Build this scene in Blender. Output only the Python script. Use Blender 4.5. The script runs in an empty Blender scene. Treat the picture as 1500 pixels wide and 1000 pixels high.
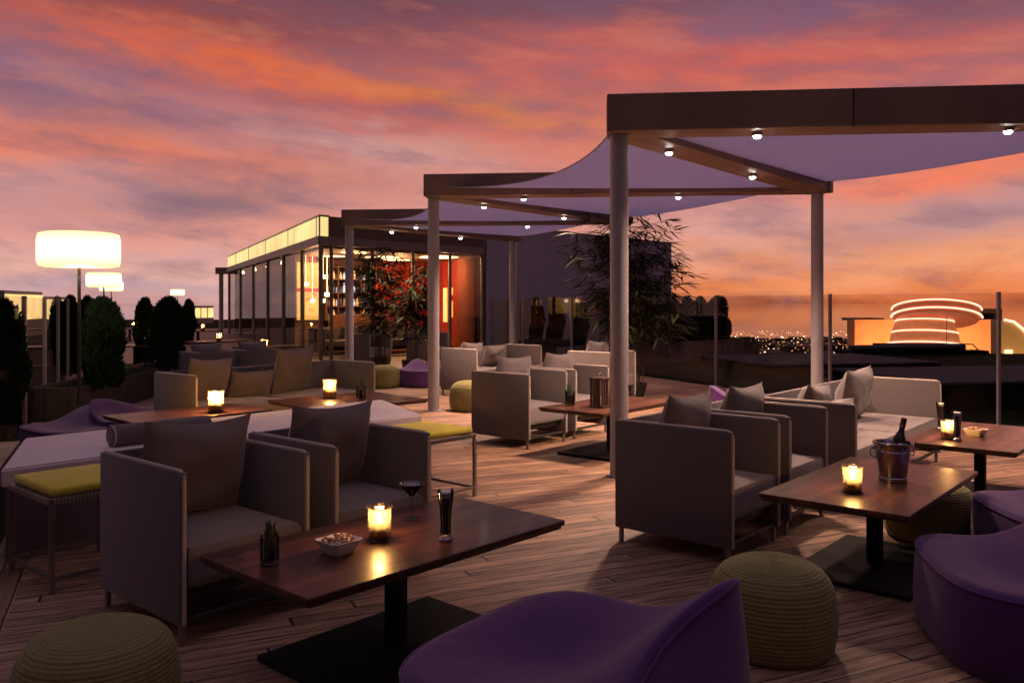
import bpy, bmesh, math, random
from mathutils import Vector, Matrix
random.seed(7)
sc = bpy.context.scene
C = sc.collection
R = math.radians
F, HY, CX, EYE = 1236.0, 443.0, 750.0, 1.4      # camera focal length (px of a 1500 px wide frame), horizon row, centre column, eye height

def G(px, py, z=0.0):
    """world point at height z measured from the photograph"""
    d = (EYE - z) * F / (py - HY)
    return Vector(((px - CX) / F * d, d, z))
def P(px, d, z=0.0):
    return Vector(((px - CX) / F * d, d, z))

# ------------------------------------------------------------------ helpers
def srgb(r, g, b):
    f = lambda c: (c/255)/12.92 if c/255 <= .04045 else (((c/255)+.055)/1.055)**2.4
    return (f(r), f(g), f(b), 1)

class NT:
    def __init__(self, tree): self.t = tree; self.n = tree.nodes; self.l = tree.links
    def new(self, typ, **kw):
        nd = self.n.new(typ)
        for k, v in kw.items(): setattr(nd, k, v)
        return nd
    def put(self, sock, v):
        if isinstance(v, bpy.types.NodeSocket): self.l.new(v, sock)
        else: sock.default_value = v
    def m(self, op, a, b=None, c=None, clamp=False):
        nd = self.new('ShaderNodeMath', operation=op, use_clamp=clamp)
        self.put(nd.inputs[0], a)
        if b is not None: self.put(nd.inputs[1], b)
        if c is not None: self.put(nd.inputs[2], c)
        return nd.outputs[0]
    def mix(self, fac, a, b, mode='MIX'):
        nd = self.new('ShaderNodeMix', data_type='RGBA', blend_type=mode)
        self.put(nd.inputs[0], fac); self.put(nd.inputs[6], a); self.put(nd.inputs[7], b)
        return nd.outputs[2]
    def ramp(self, fac, stops, interp='LINEAR'):
        nd = self.new('ShaderNodeValToRGB'); cr = nd.color_ramp; cr.interpolation = interp
        while len(cr.elements) < len(stops): cr.elements.new(.5)
        for e, (p, c) in zip(cr.elements, stops): e.position = p; e.color = c
        self.put(nd.inputs[0], fac); return nd.outputs[0]
    def noise(self, vec, scale, detail=3, rough=.55, dist=0):
        nd = self.new('ShaderNodeTexNoise'); self.put(nd.inputs['Vector'], vec)
        nd.inputs['Scale'].default_value = scale; nd.inputs['Detail'].default_value = detail
        nd.inputs['Roughness'].default_value = rough; nd.inputs['Distortion'].default_value = dist
        return nd.outputs[0]
    def obj(self, scale=(1,1,1), rot=(0,0,0), out='Object'):
        tc = self.new('ShaderNodeTexCoord'); mp = self.new('ShaderNodeMapping')
        self.l.new(tc.outputs[out], mp.inputs[0]); mp.inputs['Scale'].default_value = scale; mp.inputs['Rotation'].default_value = rot
        return mp.outputs[0]
    def bump(self, h, strength, dist=.01):
        nd = self.new('ShaderNodeBump'); self.put(nd.inputs['Height'], h)
        nd.inputs['Strength'].default_value = strength; nd.inputs['Distance'].default_value = dist
        return nd.outputs[0]

def newmat(name):
    m = bpy.data.materials.new(name); m.use_nodes = True
    n = NT(m.node_tree); b = n.n['Principled BSDF']
    return m, n, b

def simple(name, col, rough=.6, metal=0, var=.15, vscale=6, spec=.5, bump=0, bscale=80):
    m, n, b = newmat(name)
    nz = n.noise(n.obj(), vscale, 4)
    k = n.ramp(nz, [(.25, (1-var,)*3+(1,)), (.75, (1+var*.5,)*3+(1,))])
    n.put(b.inputs['Base Color'], n.mix(1, col, k, 'MULTIPLY'))
    b.inputs['Roughness'].default_value = rough; b.inputs['Metallic'].default_value = metal
    b.inputs['Specular IOR Level'].default_value = spec
    if bump: n.put(b.inputs['Normal'], n.bump(n.noise(n.obj(), bscale, 3), bump, .004))
    return m

def fabric(name, col, col2=None, weave=420, bump=.25, sheen=.25, rough=.92):
    m, n, b = newmat(name)
    o = n.obj()
    nz = n.noise(o, 5, 3); fine = n.noise(o, weave, 2)
    col2 = col2 or tuple(c*.72 for c in col[:3])+(1,)
    c = n.mix(n.m('MULTIPLY', nz, .9, clamp=True), col, col2)
    c = n.mix(.55, c, n.ramp(fine, [(.3, (.6,.6,.6,1)), (.7, (1.25,1.25,1.25,1))]), 'MULTIPLY')
    n.put(b.inputs['Base Color'], c); b.inputs['Roughness'].default_value = rough
    b.inputs['Sheen Weight'].default_value = sheen; b.inputs['Specular IOR Level'].default_value = .2
    soft = n.noise(o, 9, 3)
    h = n.m('ADD', n.m('MULTIPLY', soft, 3.0), n.m('MULTIPLY', fine, .25))
    n.put(b.inputs['Normal'], n.bump(h, bump, .006))
    return m

def emit(name, col, strength, var=None):
    m, n, b = newmat(name)
    b.inputs['Base Color'].default_value = col
    n.put(b.inputs['Emission Color'], col); b.inputs['Emission Strength'].default_value = strength
    if var:
        k = n.noise(n.obj(), var, 2)
        n.put(b.inputs['Emission Strength'], n.m('MULTIPLY', n.m('ADD', k, .45), strength))
    return m

def glass(name, tint=(.93,.93,.93,1), rough=.02, refl=1.0):
    """thin pane: lets light straight through and mirrors by Fresnel"""
    m, n, b = newmat(name); out = n.n['Material Output']; n.n.remove(b)
    tr = n.new('ShaderNodeBsdfTransparent'); tr.inputs[0].default_value = tint
    gl = n.new('ShaderNodeBsdfGlossy'); gl.inputs['Roughness'].default_value = rough
    fr = n.new('ShaderNodeFresnel'); fr.inputs[0].default_value = 1.45
    mx = n.new('ShaderNodeMixShader'); n.put(mx.inputs[0], n.m('MULTIPLY', fr.outputs[0], refl, clamp=True))
    n.l.new(tr.outputs[0], mx.inputs[1]); n.l.new(gl.outputs[0], mx.inputs[2]); n.l.new(mx.outputs[0], out.inputs[0])
    return m

def planks(name, base, dark, width, length, grainscale, rough=.5, gap=.05, bump=.5, var=.35, coat=0, spec=.5):
    """boards along local X"""
    m, n, b = newmat(name)
    o = n.obj(); sx = n.new('ShaderNodeSeparateXYZ'); n.l.new(o, sx.inputs[0])
    y = n.m('DIVIDE', sx.outputs[1], width); row = n.m('FLOOR', y); fy = n.m('SUBTRACT', y, row)
    w1 = n.new('ShaderNodeTexWhiteNoise', noise_dimensions='1D'); n.put(w1.inputs['W'], row)
    x = n.m('ADD', n.m('DIVIDE', sx.outputs[0], length), n.m('MULTIPLY', w1.outputs[0], 7)); colx = n.m('FLOOR', x); fx = n.m('SUBTRACT', x, colx)
    w2 = n.new('ShaderNodeTexWhiteNoise', noise_dimensions='2D'); cb = n.new('ShaderNodeCombineXYZ'); n.put(cb.inputs[0], row); n.put(cb.inputs[1], colx); n.l.new(cb.outputs[0], w2.inputs['Vector'])
    rnd = w2.outputs[0]
    cv = n.new('ShaderNodeCombineXYZ'); n.put(cv.inputs[0], n.m('ADD', n.m('MULTIPLY', sx.outputs[0], .085), n.m('MULTIPLY', rnd, 31))); n.put(cv.inputs[1], sx.outputs[1]); n.put(cv.inputs[2], n.m('MULTIPLY', rnd, 17))
    g1 = n.noise(cv.outputs[0], grainscale, 5, .65, .6)
    g2 = n.noise(cv.outputs[0], grainscale*3.3, 3, .6)
    edge = n.m('MINIMUM', fy, n.m('SUBTRACT', 1, fy))
    gapm = n.m('LESS_THAN', edge, gap)
    ex = n.m('MINIMUM', fx, n.m('SUBTRACT', 1, fx))
    gapm = n.m('MAXIMUM', gapm, n.m('LESS_THAN', ex, .003/length*2))
    grain = n.ramp(g1, [(.34, (0,0,0,1)), (.58, (1,1,1,1))])
    c = n.mix(grain, dark, base)
    c = n.mix(1, c, n.ramp(rnd, [(0, (1-var,)*3+(1,)), (1, (1+var*.6,)*3+(1,))]), 'MULTIPLY')
    big = n.noise(o, .8, 3)
    c = n.mix(1, c, n.ramp(big, [(.3, (.75,.74,.74,1)), (.7, (1.1,1.1,1.1,1))]), 'MULTIPLY')
    c = n.mix(gapm, c, (.006,.004,.004,1))
    n.put(b.inputs['Base Color'], c)
    n.put(b.inputs['Roughness'], n.m('ADD', n.m('MULTIPLY', g2, .3), rough-.15))
    b.inputs['Specular IOR Level'].default_value = spec
    b.inputs['Coat Weight'].default_value = coat; b.inputs['Coat Roughness'].default_value = .12
    h = n.m('SUBTRACT', n.m('ADD', n.m('MULTIPLY', g1, .8), n.m('ADD', n.m('MULTIPLY', g2, .35), n.m('MULTIPLY', rnd, .3))), n.m('MULTIPLY', gapm, 1.2))
    n.put(b.inputs['Normal'], n.bump(h, bump, .006))
    return m

# ---- mesh builders
def BM(): return bmesh.new()
def box(bm, x0, x1, y0, y1, z0, z1, bev=0, seg=2, M=None):
    r = bmesh.ops.create_cube(bm, size=1)
    vs = r['verts']
    for v in vs:
        v.co = Vector((x0+(v.co.x+.5)*(x1-x0), y0+(v.co.y+.5)*(y1-y0), z0+(v.co.z+.5)*(z1-z0)))
    if bev:
        es = list({e for v in vs for e in v.link_edges})
        rr = bmesh.ops.bevel(bm, geom=es, offset=bev, segments=seg, profile=.5, affect='EDGES')
        vs = list({v for f in rr['faces'] for v in f.verts})
    if M is not None:
        for v in vs: v.co = M @ v.co
    return bm
def lathe(bm, prof, seg=32, c=(0,0,0), M=None):
    rings = []
    for r, z in prof:
        if r < 1e-6: rings.append([bm.verts.new((c[0], c[1], c[2]+z))])
        else: rings.append([bm.verts.new((c[0]+r*math.cos(2*math.pi*i/seg), c[1]+r*math.sin(2*math.pi*i/seg), c[2]+z)) for i in range(seg)])
    for a, b in zip(rings, rings[1:]):
        for i in range(seg):
            j = (i+1) % seg
            if len(a) == 1 and len(b) == 1: continue
            if len(a) == 1: bm.faces.new((a[0], b[j], b[i]))
            elif len(b) == 1: bm.faces.new((a[i], a[j], b[0]))
            else: bm.faces.new((a[i], a[j], b[j], b[i]))
    if M is not None:
        for ring in rings:
            for v in ring: v.co = M @ v.co
    return bm
def cyl(bm, r, z0, z1, c=(0,0), seg=24, r1=None, M=None):
    r1 = r if r1 is None else r1
    return lathe(bm, [(0, z0), (r, z0), (r1, z1), (0, z1)], seg, (c[0], c[1], 0), M)
def tube(bm, pts, rad, seg=8, cap=True):
    pts = [Vector(p) for p in pts]; n = len(pts)
    rad = rad if isinstance(rad, (list, tuple)) else [rad]*n
    rings = []
    for i, p in enumerate(pts):
        t = (pts[min(i+1, n-1)]-pts[max(i-1, 0)]).normalized()
        a = t.cross(Vector((0,0,1))) if abs(t.z) < .95 else t.cross(Vector((1,0,0)))
        a.normalize(); b = t.cross(a)
        rings.append([bm.verts.new(p+(a*math.cos(2*math.pi*k/seg)+b*math.sin(2*math.pi*k/seg))*rad[i]) for k in range(seg)])
    for A, B in zip(rings, rings[1:]):
        for k in range(seg):
            bm.faces.new((A[k], A[(k+1) % seg], B[(k+1) % seg], B[k]))
    if cap:
        bm.faces.new(rings[0][::-1]); bm.faces.new(rings[-1])
    return bm
def prism(bm, poly, z0, z1):
    lo = [bm.verts.new((x, y, z0)) for x, y in poly]; hi = [bm.verts.new((x, y, z1)) for x, y in poly]
    n = len(poly); bm.faces.new(lo[::-1]); bm.faces.new(hi)
    for i in range(n): bm.faces.new((lo[i], lo[(i+1) % n], hi[(i+1) % n], hi[i]))
    return bm
def beam_between(bm, a, b, w, z0, z1, ext0=0, ext1=0):
    """upright-sided bar from a to b in plan"""
    a = Vector((a[0], a[1])); b = Vector((b[0], b[1])); t = (b-a).normalized(); q = Vector((-t.y, t.x))*w/2
    a = a-t*ext0; b = b+t*ext1
    return prism(bm, [(a-q)[:], (b-q)[:], (b+q)[:], (a+q)[:]], z0, z1)

def mk(name, bm, mat, parent=None, smooth=True, angle=35, loc=None, rotz=None):
    bmesh.ops.recalc_face_normals(bm, faces=bm.faces[:])
    me = bpy.data.meshes.new(name); bm.to_mesh(me); bm.free()
    if smooth:
        me.polygons.foreach_set('use_smooth', [True]*len(me.polygons)); me.set_sharp_from_angle(angle=R(angle))
    o = bpy.data.objects.new(name, me); C.objects.link(o)
    if mat: me.materials.append(mat)
    if parent: o.parent = parent
    if loc is not None: o.location = loc
    if rotz is not None: o.rotation_euler.z = rotz
    return o
def tag(o, label=None, cat=None, group=None, kind=None):
    if label: o['label'] = label
    if cat: o['category'] = cat
    if group: o['group'] = group
    if kind: o['kind'] = kind
    return o
def thing(name, label, cat, loc=(0,0,0), rotz=0, group=None):
    o = bpy.data.objects.new(name, None); C.objects.link(o); o.location = loc; o.rotation_euler = (0,0,rotz); o.empty_display_size = .1
    return tag(o, label, cat, group)
def dup(root, loc, rotz=None, label=None, scale=None, group=None):
    r = root.copy(); C.objects.link(r); r.location = loc
    if rotz is not None: r.rotation_euler.z = rotz
    if scale is not None: r.scale = scale if not isinstance(scale, (int, float)) else (scale,)*3
    if label: r['label'] = label
    if group: r['group'] = group
    def rec(s, d):
        for ch in [o for o in C.objects if o.parent == s]:
            c = ch.copy(); C.objects.link(c); c.parent = d; rec(ch, c)
    rec(root, r)
    return r
def light(name, typ, loc, energy, col, parent=None, **kw):
    l = bpy.data.lights.new(name, typ); l.energy = energy; l.color = col[:3]
    for k, v in kw.items(): setattr(l, k, v)
    o = bpy.data.objects.new(name, l); C.objects.link(o); o.location = loc
    if parent: o.parent = parent
    return o

# ------------------------------------------------------------------ materials
m_fab   = fabric('taupe_fabric', (.140,.112,.112,1), (.117,.094,.095,1))
m_pil   = fabric('pillow_fabric', (.150,.122,.124,1), (.126,.102,.104,1), bump=.4)
m_seat  = fabric('seat_fabric', (.168,.135,.138,1), (.143,.116,.118,1), bump=.35)
m_trim  = fabric('trim_fabric', (.56,.46,.40,1), weave=300)
m_lilac = fabric('lilac_fabric', (.72,.61,.64,1), (.62,.52,.56,1), weave=160, bump=.2)
m_yel   = fabric('mustard_fabric', (.74,.60,.05,1), (.58,.48,.04,1), weave=260, bump=.5)
m_purple= fabric('purple_fabric', (.085,.028,.135,1), (.066,.022,.108,1), weave=420, bump=.35, sheen=.2)
m_green = fabric('olive_yarn', (.23,.205,.08,1), (.165,.15,.055,1), weave=130, bump=.9, sheen=.1)
m_metal = simple('leg_metal', (.30,.26,.25,1), .4, .8, bump=0)
m_cord  = simple('woven_cord', (.34,.27,.22,1), .7, bump=.4, bscale=300)
m_black = simple('black_plate', (.010,.009,.010,1), .6, 0, spec=.1)
m_column= simple('column_paint', (.36,.335,.37,1), .45, .15, var=.12)
m_beam  = planks('dark_beam_wood', (.25,.165,.135,1), (.16,.10,.082,1), .12, 4, 9, .55, gap=.0, bump=.15, var=.15)
m_deck  = planks('deck_boards', (.42,.245,.152,1), (.13,.062,.038,1), .098, 2.6, 40, .50, gap=.035, bump=1.0, var=.38)
m_table = planks('walnut_table', (.115,.042,.025,1), (.036,.013,.009,1), .085, 3, 26, .36, gap=.014, bump=.14, var=.5, coat=.08, spec=.3)
m_tedge = simple('table_edge', (.03,.018,.014,1), .5)
m_roof  = simple('dark_roof_felt', (.011,.018,.009,1), .95, var=.5, vscale=3, spec=.02, bump=.6, bscale=25)
m_grey  = simple('grey_render', (.42,.37,.50,1), .85, var=.1, vscale=2)
m_fascia= simple('fascia_wood', (.11,.07,.058,1), .6)
m_band  = simple('grey_metal_band', (.20,.18,.185,1), .45, .3)
m_mull  = simple('mullion', (.20,.18,.17,1), .4, .6)
m_pane  = glass('pavilion_glass', (.93,.91,.88,1), .01, .32)
m_bal   = glass('balustrade_glass', (.91,.87,.86,1), .01, .08)
m_clear = glass('drinking_glass', (.93,.93,.95,1), .02, 1.4)
m_bpost = simple('balustrade_post', (.38,.34,.35,1), .45, .3)
m_leaf  = simple('cypress_leaf', (.014,.030,.011,1), .9, var=.6, vscale=30, spec=.1)
m_bleaf = simple('bamboo_leaf', (.034,.042,.017,1), .6, var=.6, vscale=7, spec=.12)
m_stem  = simple('bamboo_stem', (.075,.055,.03,1), .55)
m_trunk = simple('trunk_bark', (.05,.035,.025,1), .9)
m_plant = planks('planter_wood', (.13,.095,.09,1), (.075,.055,.052,1), .13, 3, 14, .7, gap=.05, bump=.4)
m_pot   = simple('black_pot', (.018,.016,.018,1), .5)
m_white = simple('white_ceramic', (.72,.68,.66,1), .25, var=.04)
m_nut   = simple('nut', (.55,.30,.12,1), .5, var=.5, vscale=60)
m_beer  = simple('dark_beer', (.012,.006,.005,1), .08)
m_foam  = simple('beer_foam', (.86,.80,.74,1), .9)
m_wine  = simple('red_cocktail', (.05,.006,.008,1), .06)
m_bottle= simple('dark_bottle_glass', (.010,.008,.008,1), .12)
m_steel = simple('polished_steel', (.36,.33,.37,1), .12, 1.0, var=.08, vscale=3)
m_glint  = simple('glass_base_glint', (.62,.58,.62,1), .08, .3, var=.3, vscale=60)  # pale tone painted in for the refraction highlight of glass bottoms
m_wax   = simple('candle_wax', (.38,.20,.085,1), .6)
m_dish  = simple('holder_foot', (.02,.012,.01,1), .3)
m_flame = emit('flame', (1,.72,.30,1), 28)
m_dl    = emit('downlight_lens', (1,.93,.88,1), 60)
m_dlcan = simple('downlight_can', (.35,.32,.33,1), .4, .6)
m_shade = emit('lamp_shade_glow', srgb(255,236,170), 1.9)
def shade_glow():
    n = NT(m_shade.node_tree); b = n.n['Principled BSDF']; sx = n.new('ShaderNodeSeparateXYZ'); n.l.new(n.obj(), sx.inputs[0])
    k = n.m('ABSOLUTE', n.m('DIVIDE', n.m('SUBTRACT', sx.outputs[2], 1.98), .19))
    n.put(b.inputs['Emission Strength'], n.ramp(k, [(0, (1,1,1,1)), (.55, (.62,.62,.62,1)), (1, (.34,.34,.34,1))])); 
    c = n.ramp(k, [(0, srgb(255,248,222)), (.75, srgb(255,244,195)), (1, srgb(255,236,160))])
    n.put(b.inputs['Emission Color'], c); n.put(b.inputs['Emission Strength'], n.m('SUBTRACT', 1.9, n.m('MULTIPLY', k, .75)))
shade_glow()
m_pole  = simple('lamp_pole', (.03,.025,.025,1), .5, .5)
m_lantern = planks('lantern_wood', (.07,.03,.022,1), (.03,.014,.012,1), .05, 2, 20, .5, bump=.2)

def sail_mat():
    m, n, b = newmat('shade_sail_cloth'); out = n.n['Material Output']; n.n.remove(b)
    nz = n.noise(n.obj(), 300, 2)
    c = n.mix(nz, (.82,.78,.97,1), (.88,.84,.99,1))
    d = n.new('ShaderNodeBsdfDiffuse'); t = n.new('ShaderNodeBsdfTranslucent'); n.put(d.inputs[0], c); n.put(t.inputs[0], c)
    mx = n.new('ShaderNodeMixShader'); mx.inputs[0].default_value = .78
    n.l.new(d.outputs[0], mx.inputs[1]); n.l.new(t.outputs[0], mx.inputs[2]); n.l.new(mx.outputs[0], out.inputs[0])
    return m
m_sail = sail_mat()
def holder_mat():
    m, n, b = newmat('amber_candle_glass'); out = n.n['Material Output']; n.n.remove(b)
    t = n.new('ShaderNodeBsdfTranslucent'); t.inputs[0].default_value = (1,.84,.55,1)
    tr = n.new('ShaderNodeBsdfTransparent'); tr.inputs[0].default_value = (1,.90,.70,1)
    gl = n.new('ShaderNodeBsdfGlossy'); gl.inputs['Roughness'].default_value = .05
    fr = n.new('ShaderNodeFresnel'); fr.inputs[0].default_value = 1.4
    a = n.new('ShaderNodeMixShader'); a.inputs[0].default_value = .92
    n.l.new(t.outputs[0], a.inputs[1]); n.l.new(tr.outputs[0], a.inputs[2])
    b2 = n.new('ShaderNodeMixShader'); n.put(b2.inputs[0], n.m('MULTIPLY', fr.outputs[0], .6)); n.l.new(a.outputs[0], b2.inputs[1]); n.l.new(gl.outputs[0], b2.inputs[2])
    n.l.new(b2.outputs[0], out.inputs[0]); return m
m_holder = holder_mat()

# ------------------------------------------------------------------ camera
cam = bpy.data.cameras.new('camera'); co = bpy.data.objects.new('camera', cam); C.objects.link(co)
co.location = (0,0,EYE); co.rotation_euler = (R(90),0,0)
cam.sensor_width = 36; cam.lens = 36*F/1500; cam.shift_y = -(500-HY)/1500; cam.clip_start = .05; cam.clip_end = 60000
sc.camera = co

# ------------------------------------------------------------------ world: sunset sky, all by direction
def build_world():
    w = bpy.data.worlds.new('World'); sc.world = w; w.use_nodes = True
    n = NT(w.node_tree); n.n.clear()
    out = n.new('ShaderNodeOutputWorld'); bg = n.new('ShaderNodeBackground'); n.l.new(bg.outputs[0], out.inputs[0])
    tc = n.new('ShaderNodeTexCoord'); g = tc.outputs['Generated']
    sx = n.new('ShaderNodeSeparateXYZ'); n.l.new(g, sx.inputs[0]); X, Y, Z = sx.outputs
    az = n.m('ARCTAN2', X, Y); el = n.m('ARCSINE', Z)
    # streaky noise on the sky: stretched along azimuth
    cv = n.new('ShaderNodeCombineXYZ'); n.put(cv.inputs[0], n.m('MULTIPLY', az, 1.0)); n.put(cv.inputs[1], n.m('ADD', n.m('MULTIPLY', el, 4.2), n.m('MULTIPLY', az, .35))); 
    nA = n.noise(cv.outputs[0], 3.2, 6, .58, .5)
    cv2 = n.new('ShaderNodeCombineXYZ'); n.put(cv2.inputs[0], n.m('MULTIPLY', az, 1.0)); n.put(cv2.inputs[1], n.m('MULTIPLY', el, 3.0)); cv2.inputs[2].default_value = 5.3
    nB = n.noise(cv2.outputs[0], 7.5, 7, .62, .8)
    cv3 = n.new('ShaderNodeCombineXYZ'); n.put(cv3.inputs[0], az); n.put(cv3.inputs[1], n.m('MULTIPLY', el, 2.0)); cv3.inputs[2].default_value = 11.1
    nC = n.noise(cv3.outputs[0], 24, 5, .6, .3)
    azw = n.m('ADD', az, n.m('MULTIPLY', n.m('SUBTRACT', nB, .5), .16))
    elw = n.m('ADD', el, n.m('ADD', n.m('MULTIPLY', n.m('SUBTRACT', nA, .5), .055), n.m('ADD', n.m('MULTIPLY', n.m('SUBTRACT', nB, .5), .045), n.m('MULTIPLY', n.m('SUBTRACT', nC, .5), .02))))
    def E(py): return math.atan((HY-py)/F)
    top = 1.6
    def pos(py): return max(0, min(1, (E(py)+.1)/top))
    fac = n.m('DIVIDE', n.m('ADD', elw, .1), top)
    zen = [(pos(-260), srgb(98,76,90)), (.62, srgb(132,118,138)), (1, srgb(176,162,194))]
    left = n.ramp(fac, [(pos(455), srgb(205,160,162)), (pos(405), srgb(232,178,166)), (pos(345), srgb(216,152,148)), (pos(270), srgb(206,140,134)), (pos(170), srgb(188,110,110)), (pos(70), srgb(152,86,92)), (pos(-10), srgb(122,70,80))]+zen)
    right = n.ramp(fac, [(pos(455), srgb(172,84,50)), (pos(425), srgb(226,126,78)), (pos(385), srgb(232,154,120)), (pos(310), srgb(198,138,136)), (pos(235), srgb(222,124,104)), (pos(110), srgb(198,104,96)), (pos(30), srgb(134,86,104)), (pos(-20), srgb(106,74,96))]+zen)
    sm = n.new('ShaderNodeMapRange', interpolation_type='SMOOTHSTEP'); n.put(sm.inputs[0], azw); sm.inputs[1].default_value = -.22; sm.inputs[2].default_value = .28
    col = n.mix(sm.outputs[0], left, right)
    blobs = [  # photo x, y, half length, half width, slope (deg, + falls to the right), colour, weight
        (40,112,200,32,6,(128,102,132),.85), (300,25,170,18,5,(128,60,64),.6), (230,160,200,16,5,(148,98,114),.6), (350,92,250,22,9,(220,100,64),.92), (620,146,170,14,9,(206,112,70),.8),
        (740,162,120,11,9,(210,126,76),.6), (150,222,240,18,5,(230,122,92),.85), (300,292,170,22,-2,(122,94,112),.85),
        (60,270,150,26,0,(192,142,150),.7), (420,345,190,13,4,(236,156,138),.6), (560,215,170,18,10,(206,158,156),.6),
        (640,12,260,26,3,(106,68,86),.75), (1400,16,220,30,-3,(106,74,98),.75), (1080,92,270,24,0,(208,96,84),.85), (1140,32,160,18,-8,(122,86,116),.75), (1410,95,160,20,-8,(164,98,110),.6),
        (880,62,150,18,5,(204,100,94),.6), (1370,258,170,16,-9,(238,120,88),.85), (1420,318,170,18,-12,(172,136,150),.75),
        (1090,335,130,26,-4,(226,168,166),.6), (1110,424,190,13,-7,(232,134,76),.85), (1360,388,190,12,-10,(238,160,122),.8),
        (180,425,280,9,0,(192,162,178),.7), (200,372,220,9,2,(206,156,162),.6), (950,150,130,16,6,(186,104,92),.5),
        (480,150,150,14,8,(176,92,92),.55), (1300,150,200,14,-4,(170,98,104),.6), (560,300,120,12,3,(226,150,140),.5)]
    for (px, py, L, W, ang, c, wt) in blobs:
        a0 = math.atan((px-CX)/F); e0 = math.atan((HY-py)/F*math.cos(a0)); s = R(ang)
        da = n.m('SUBTRACT', azw, a0); de = n.m('SUBTRACT', elw, e0)
        u = n.m('DIVIDE', n.m('SUBTRACT', n.m('MULTIPLY', da, math.cos(s)), n.m('MULTIPLY', de, math.sin(s))), L/F)
        v = n.m('DIVIDE', n.m('ADD', n.m('MULTIPLY', da, math.sin(s)), n.m('MULTIPLY', de, math.cos(s))), W/F*1.25)
        q = n.m('ADD', n.m('MULTIPLY', u, u), n.m('MULTIPLY', v, v))
        wgt = n.m('MULTIPLY', n.m('POWER', 2.718, n.m('MULTIPLY', q, -.8)), wt)
        col = n.mix(wgt, col, srgb(*c))
    # cloud texture
    tex = n.ramp(n.m('ADD', n.m('MULTIPLY', nA, .5), n.m('ADD', n.m('MULTIPLY', nB, .3), n.m('MULTIPLY', nC, .2))), [(.33, (.80,.76,.80,1)), (.5, (1,1,1,1)), (.68, (1.16,1.10,1.06,1))])
    col = n.mix(1, col, tex, 'MULTIPLY')
    cv4 = n.new('ShaderNodeCombineXYZ'); n.put(cv4.inputs[0], n.m('MULTIPLY', az, 1.3)); n.put(cv4.inputs[1], n.m('ADD', n.m('MULTIPLY', el, 5.2), n.m('MULTIPLY', az, .5))); cv4.inputs[2].default_value = 2.7
    nD = n.noise(cv4.outputs[0], 7.0, 6, .58, .2)
    col = n.mix(n.ramp(nD, [(.30, (.50,.50,.50,1)), (.52, (0,0,0,1))]), col, srgb(116,92,116))
    col = n.mix(n.ramp(nD, [(.52, (0,0,0,1)), (.74, (.24,.24,.24,1))]), col, srgb(244,146,104))
    hs = n.new('ShaderNodeHueSaturation'); hs.inputs['Saturation'].default_value = .99; n.put(hs.inputs['Color'], col); col = n.mix(1, hs.outputs[0], (1.0,.985,.93,1), 'MULTIPLY')
    # the sky behind the photographer is dull dusk
    bk = n.new('ShaderNodeMapRange', interpolation_type='SMOOTHSTEP'); n.put(bk.inputs[0], Y); bk.inputs[1].default_value = -.25; bk.inputs[2].default_value = .45
    back = n.ramp(fac, [(.05, srgb(84,56,56)), (.3, srgb(72,52,56)), (.62, srgb(116,102,118)), (1, srgb(176,162,194))])
    col = n.mix(bk.outputs[0], back, col)
    # clear dusk sky above the clouds
    sky = n.new('ShaderNodeTexSky', sky_type='NISHITA'); sky.sun_disc = False; sky.sun_elevation = R(1.0); sky.sun_rotation = R(40)
    add = n.new('ShaderNodeMix', data_type='RGBA', blend_type='ADD'); add.inputs[0].default_value = 1
    n.l.new(col, add.inputs[6]); n.put(add.inputs[7], n.mix(1, sky.outputs[0], (.004,.004,.004,1), 'MULTIPLY'))
    n.l.new(add.outputs[2], bg.inputs[0]); bg.inputs[1].default_value = 1.02
build_world()

# ------------------------------------------------------------------ plan axes
U = Vector((-.416,.909,0)); V = Vector((.909,.416,0)); VA = math.atan2(.416,.909)
TH = R(50)
def ST(s, t, z=0): return Vector((U.x*s+V.x*t, U.y*s+V.y*t, z))

# ------------------------------------------------------------------ setting
def deck():
    # local x along the boards (V), local y along the row (U)
    bm = BM(); box(bm, -.48, 8.95, -6, 48, -.1, 0); o = mk('wooden_deck', bm, m_deck, smooth=False, rotz=VA); tag(o, kind='structure')
    bm = BM(); box(bm, -6, 48, .48, 1.0, -.1, 0); o = mk('deck_border', bm, m_deck, smooth=False, rotz=VA+math.pi/2); tag(o, kind='structure')
    bm = BM(); prism(bm, [(-70,-8), (60,-8), (60,25), (7.2,25), (9.5,32.5), (9.5,75), (-70,75)], -.6, -.11); tag(mk('roof_ground', bm, m_roof, smooth=False), kind='structure')
    bm = BM(); prism(bm, [(-2500,-400), (2500,-400), (2500,980), (-2500,980)], -41, -40); tag(mk('city_ground', bm, simple('city_ground', (.02,.013,.012,1), .9, var=.6, vscale=.02), smooth=False), kind='structure')
    m_mirror = simple('low_sky_mirror', (.02,.012,.012,1), .04, var=0, spec=.5)
    bm = BM(); prism(bm, [(-25000,980), (25000,980), (25000,40000), (-25000,40000)], -42, -40.5); tag(mk('low_sky_mirror', bm, m_mirror, smooth=False), kind='structure')  # added glossy sheet mirroring the low sky where distant haze would glow
deck()

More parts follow.
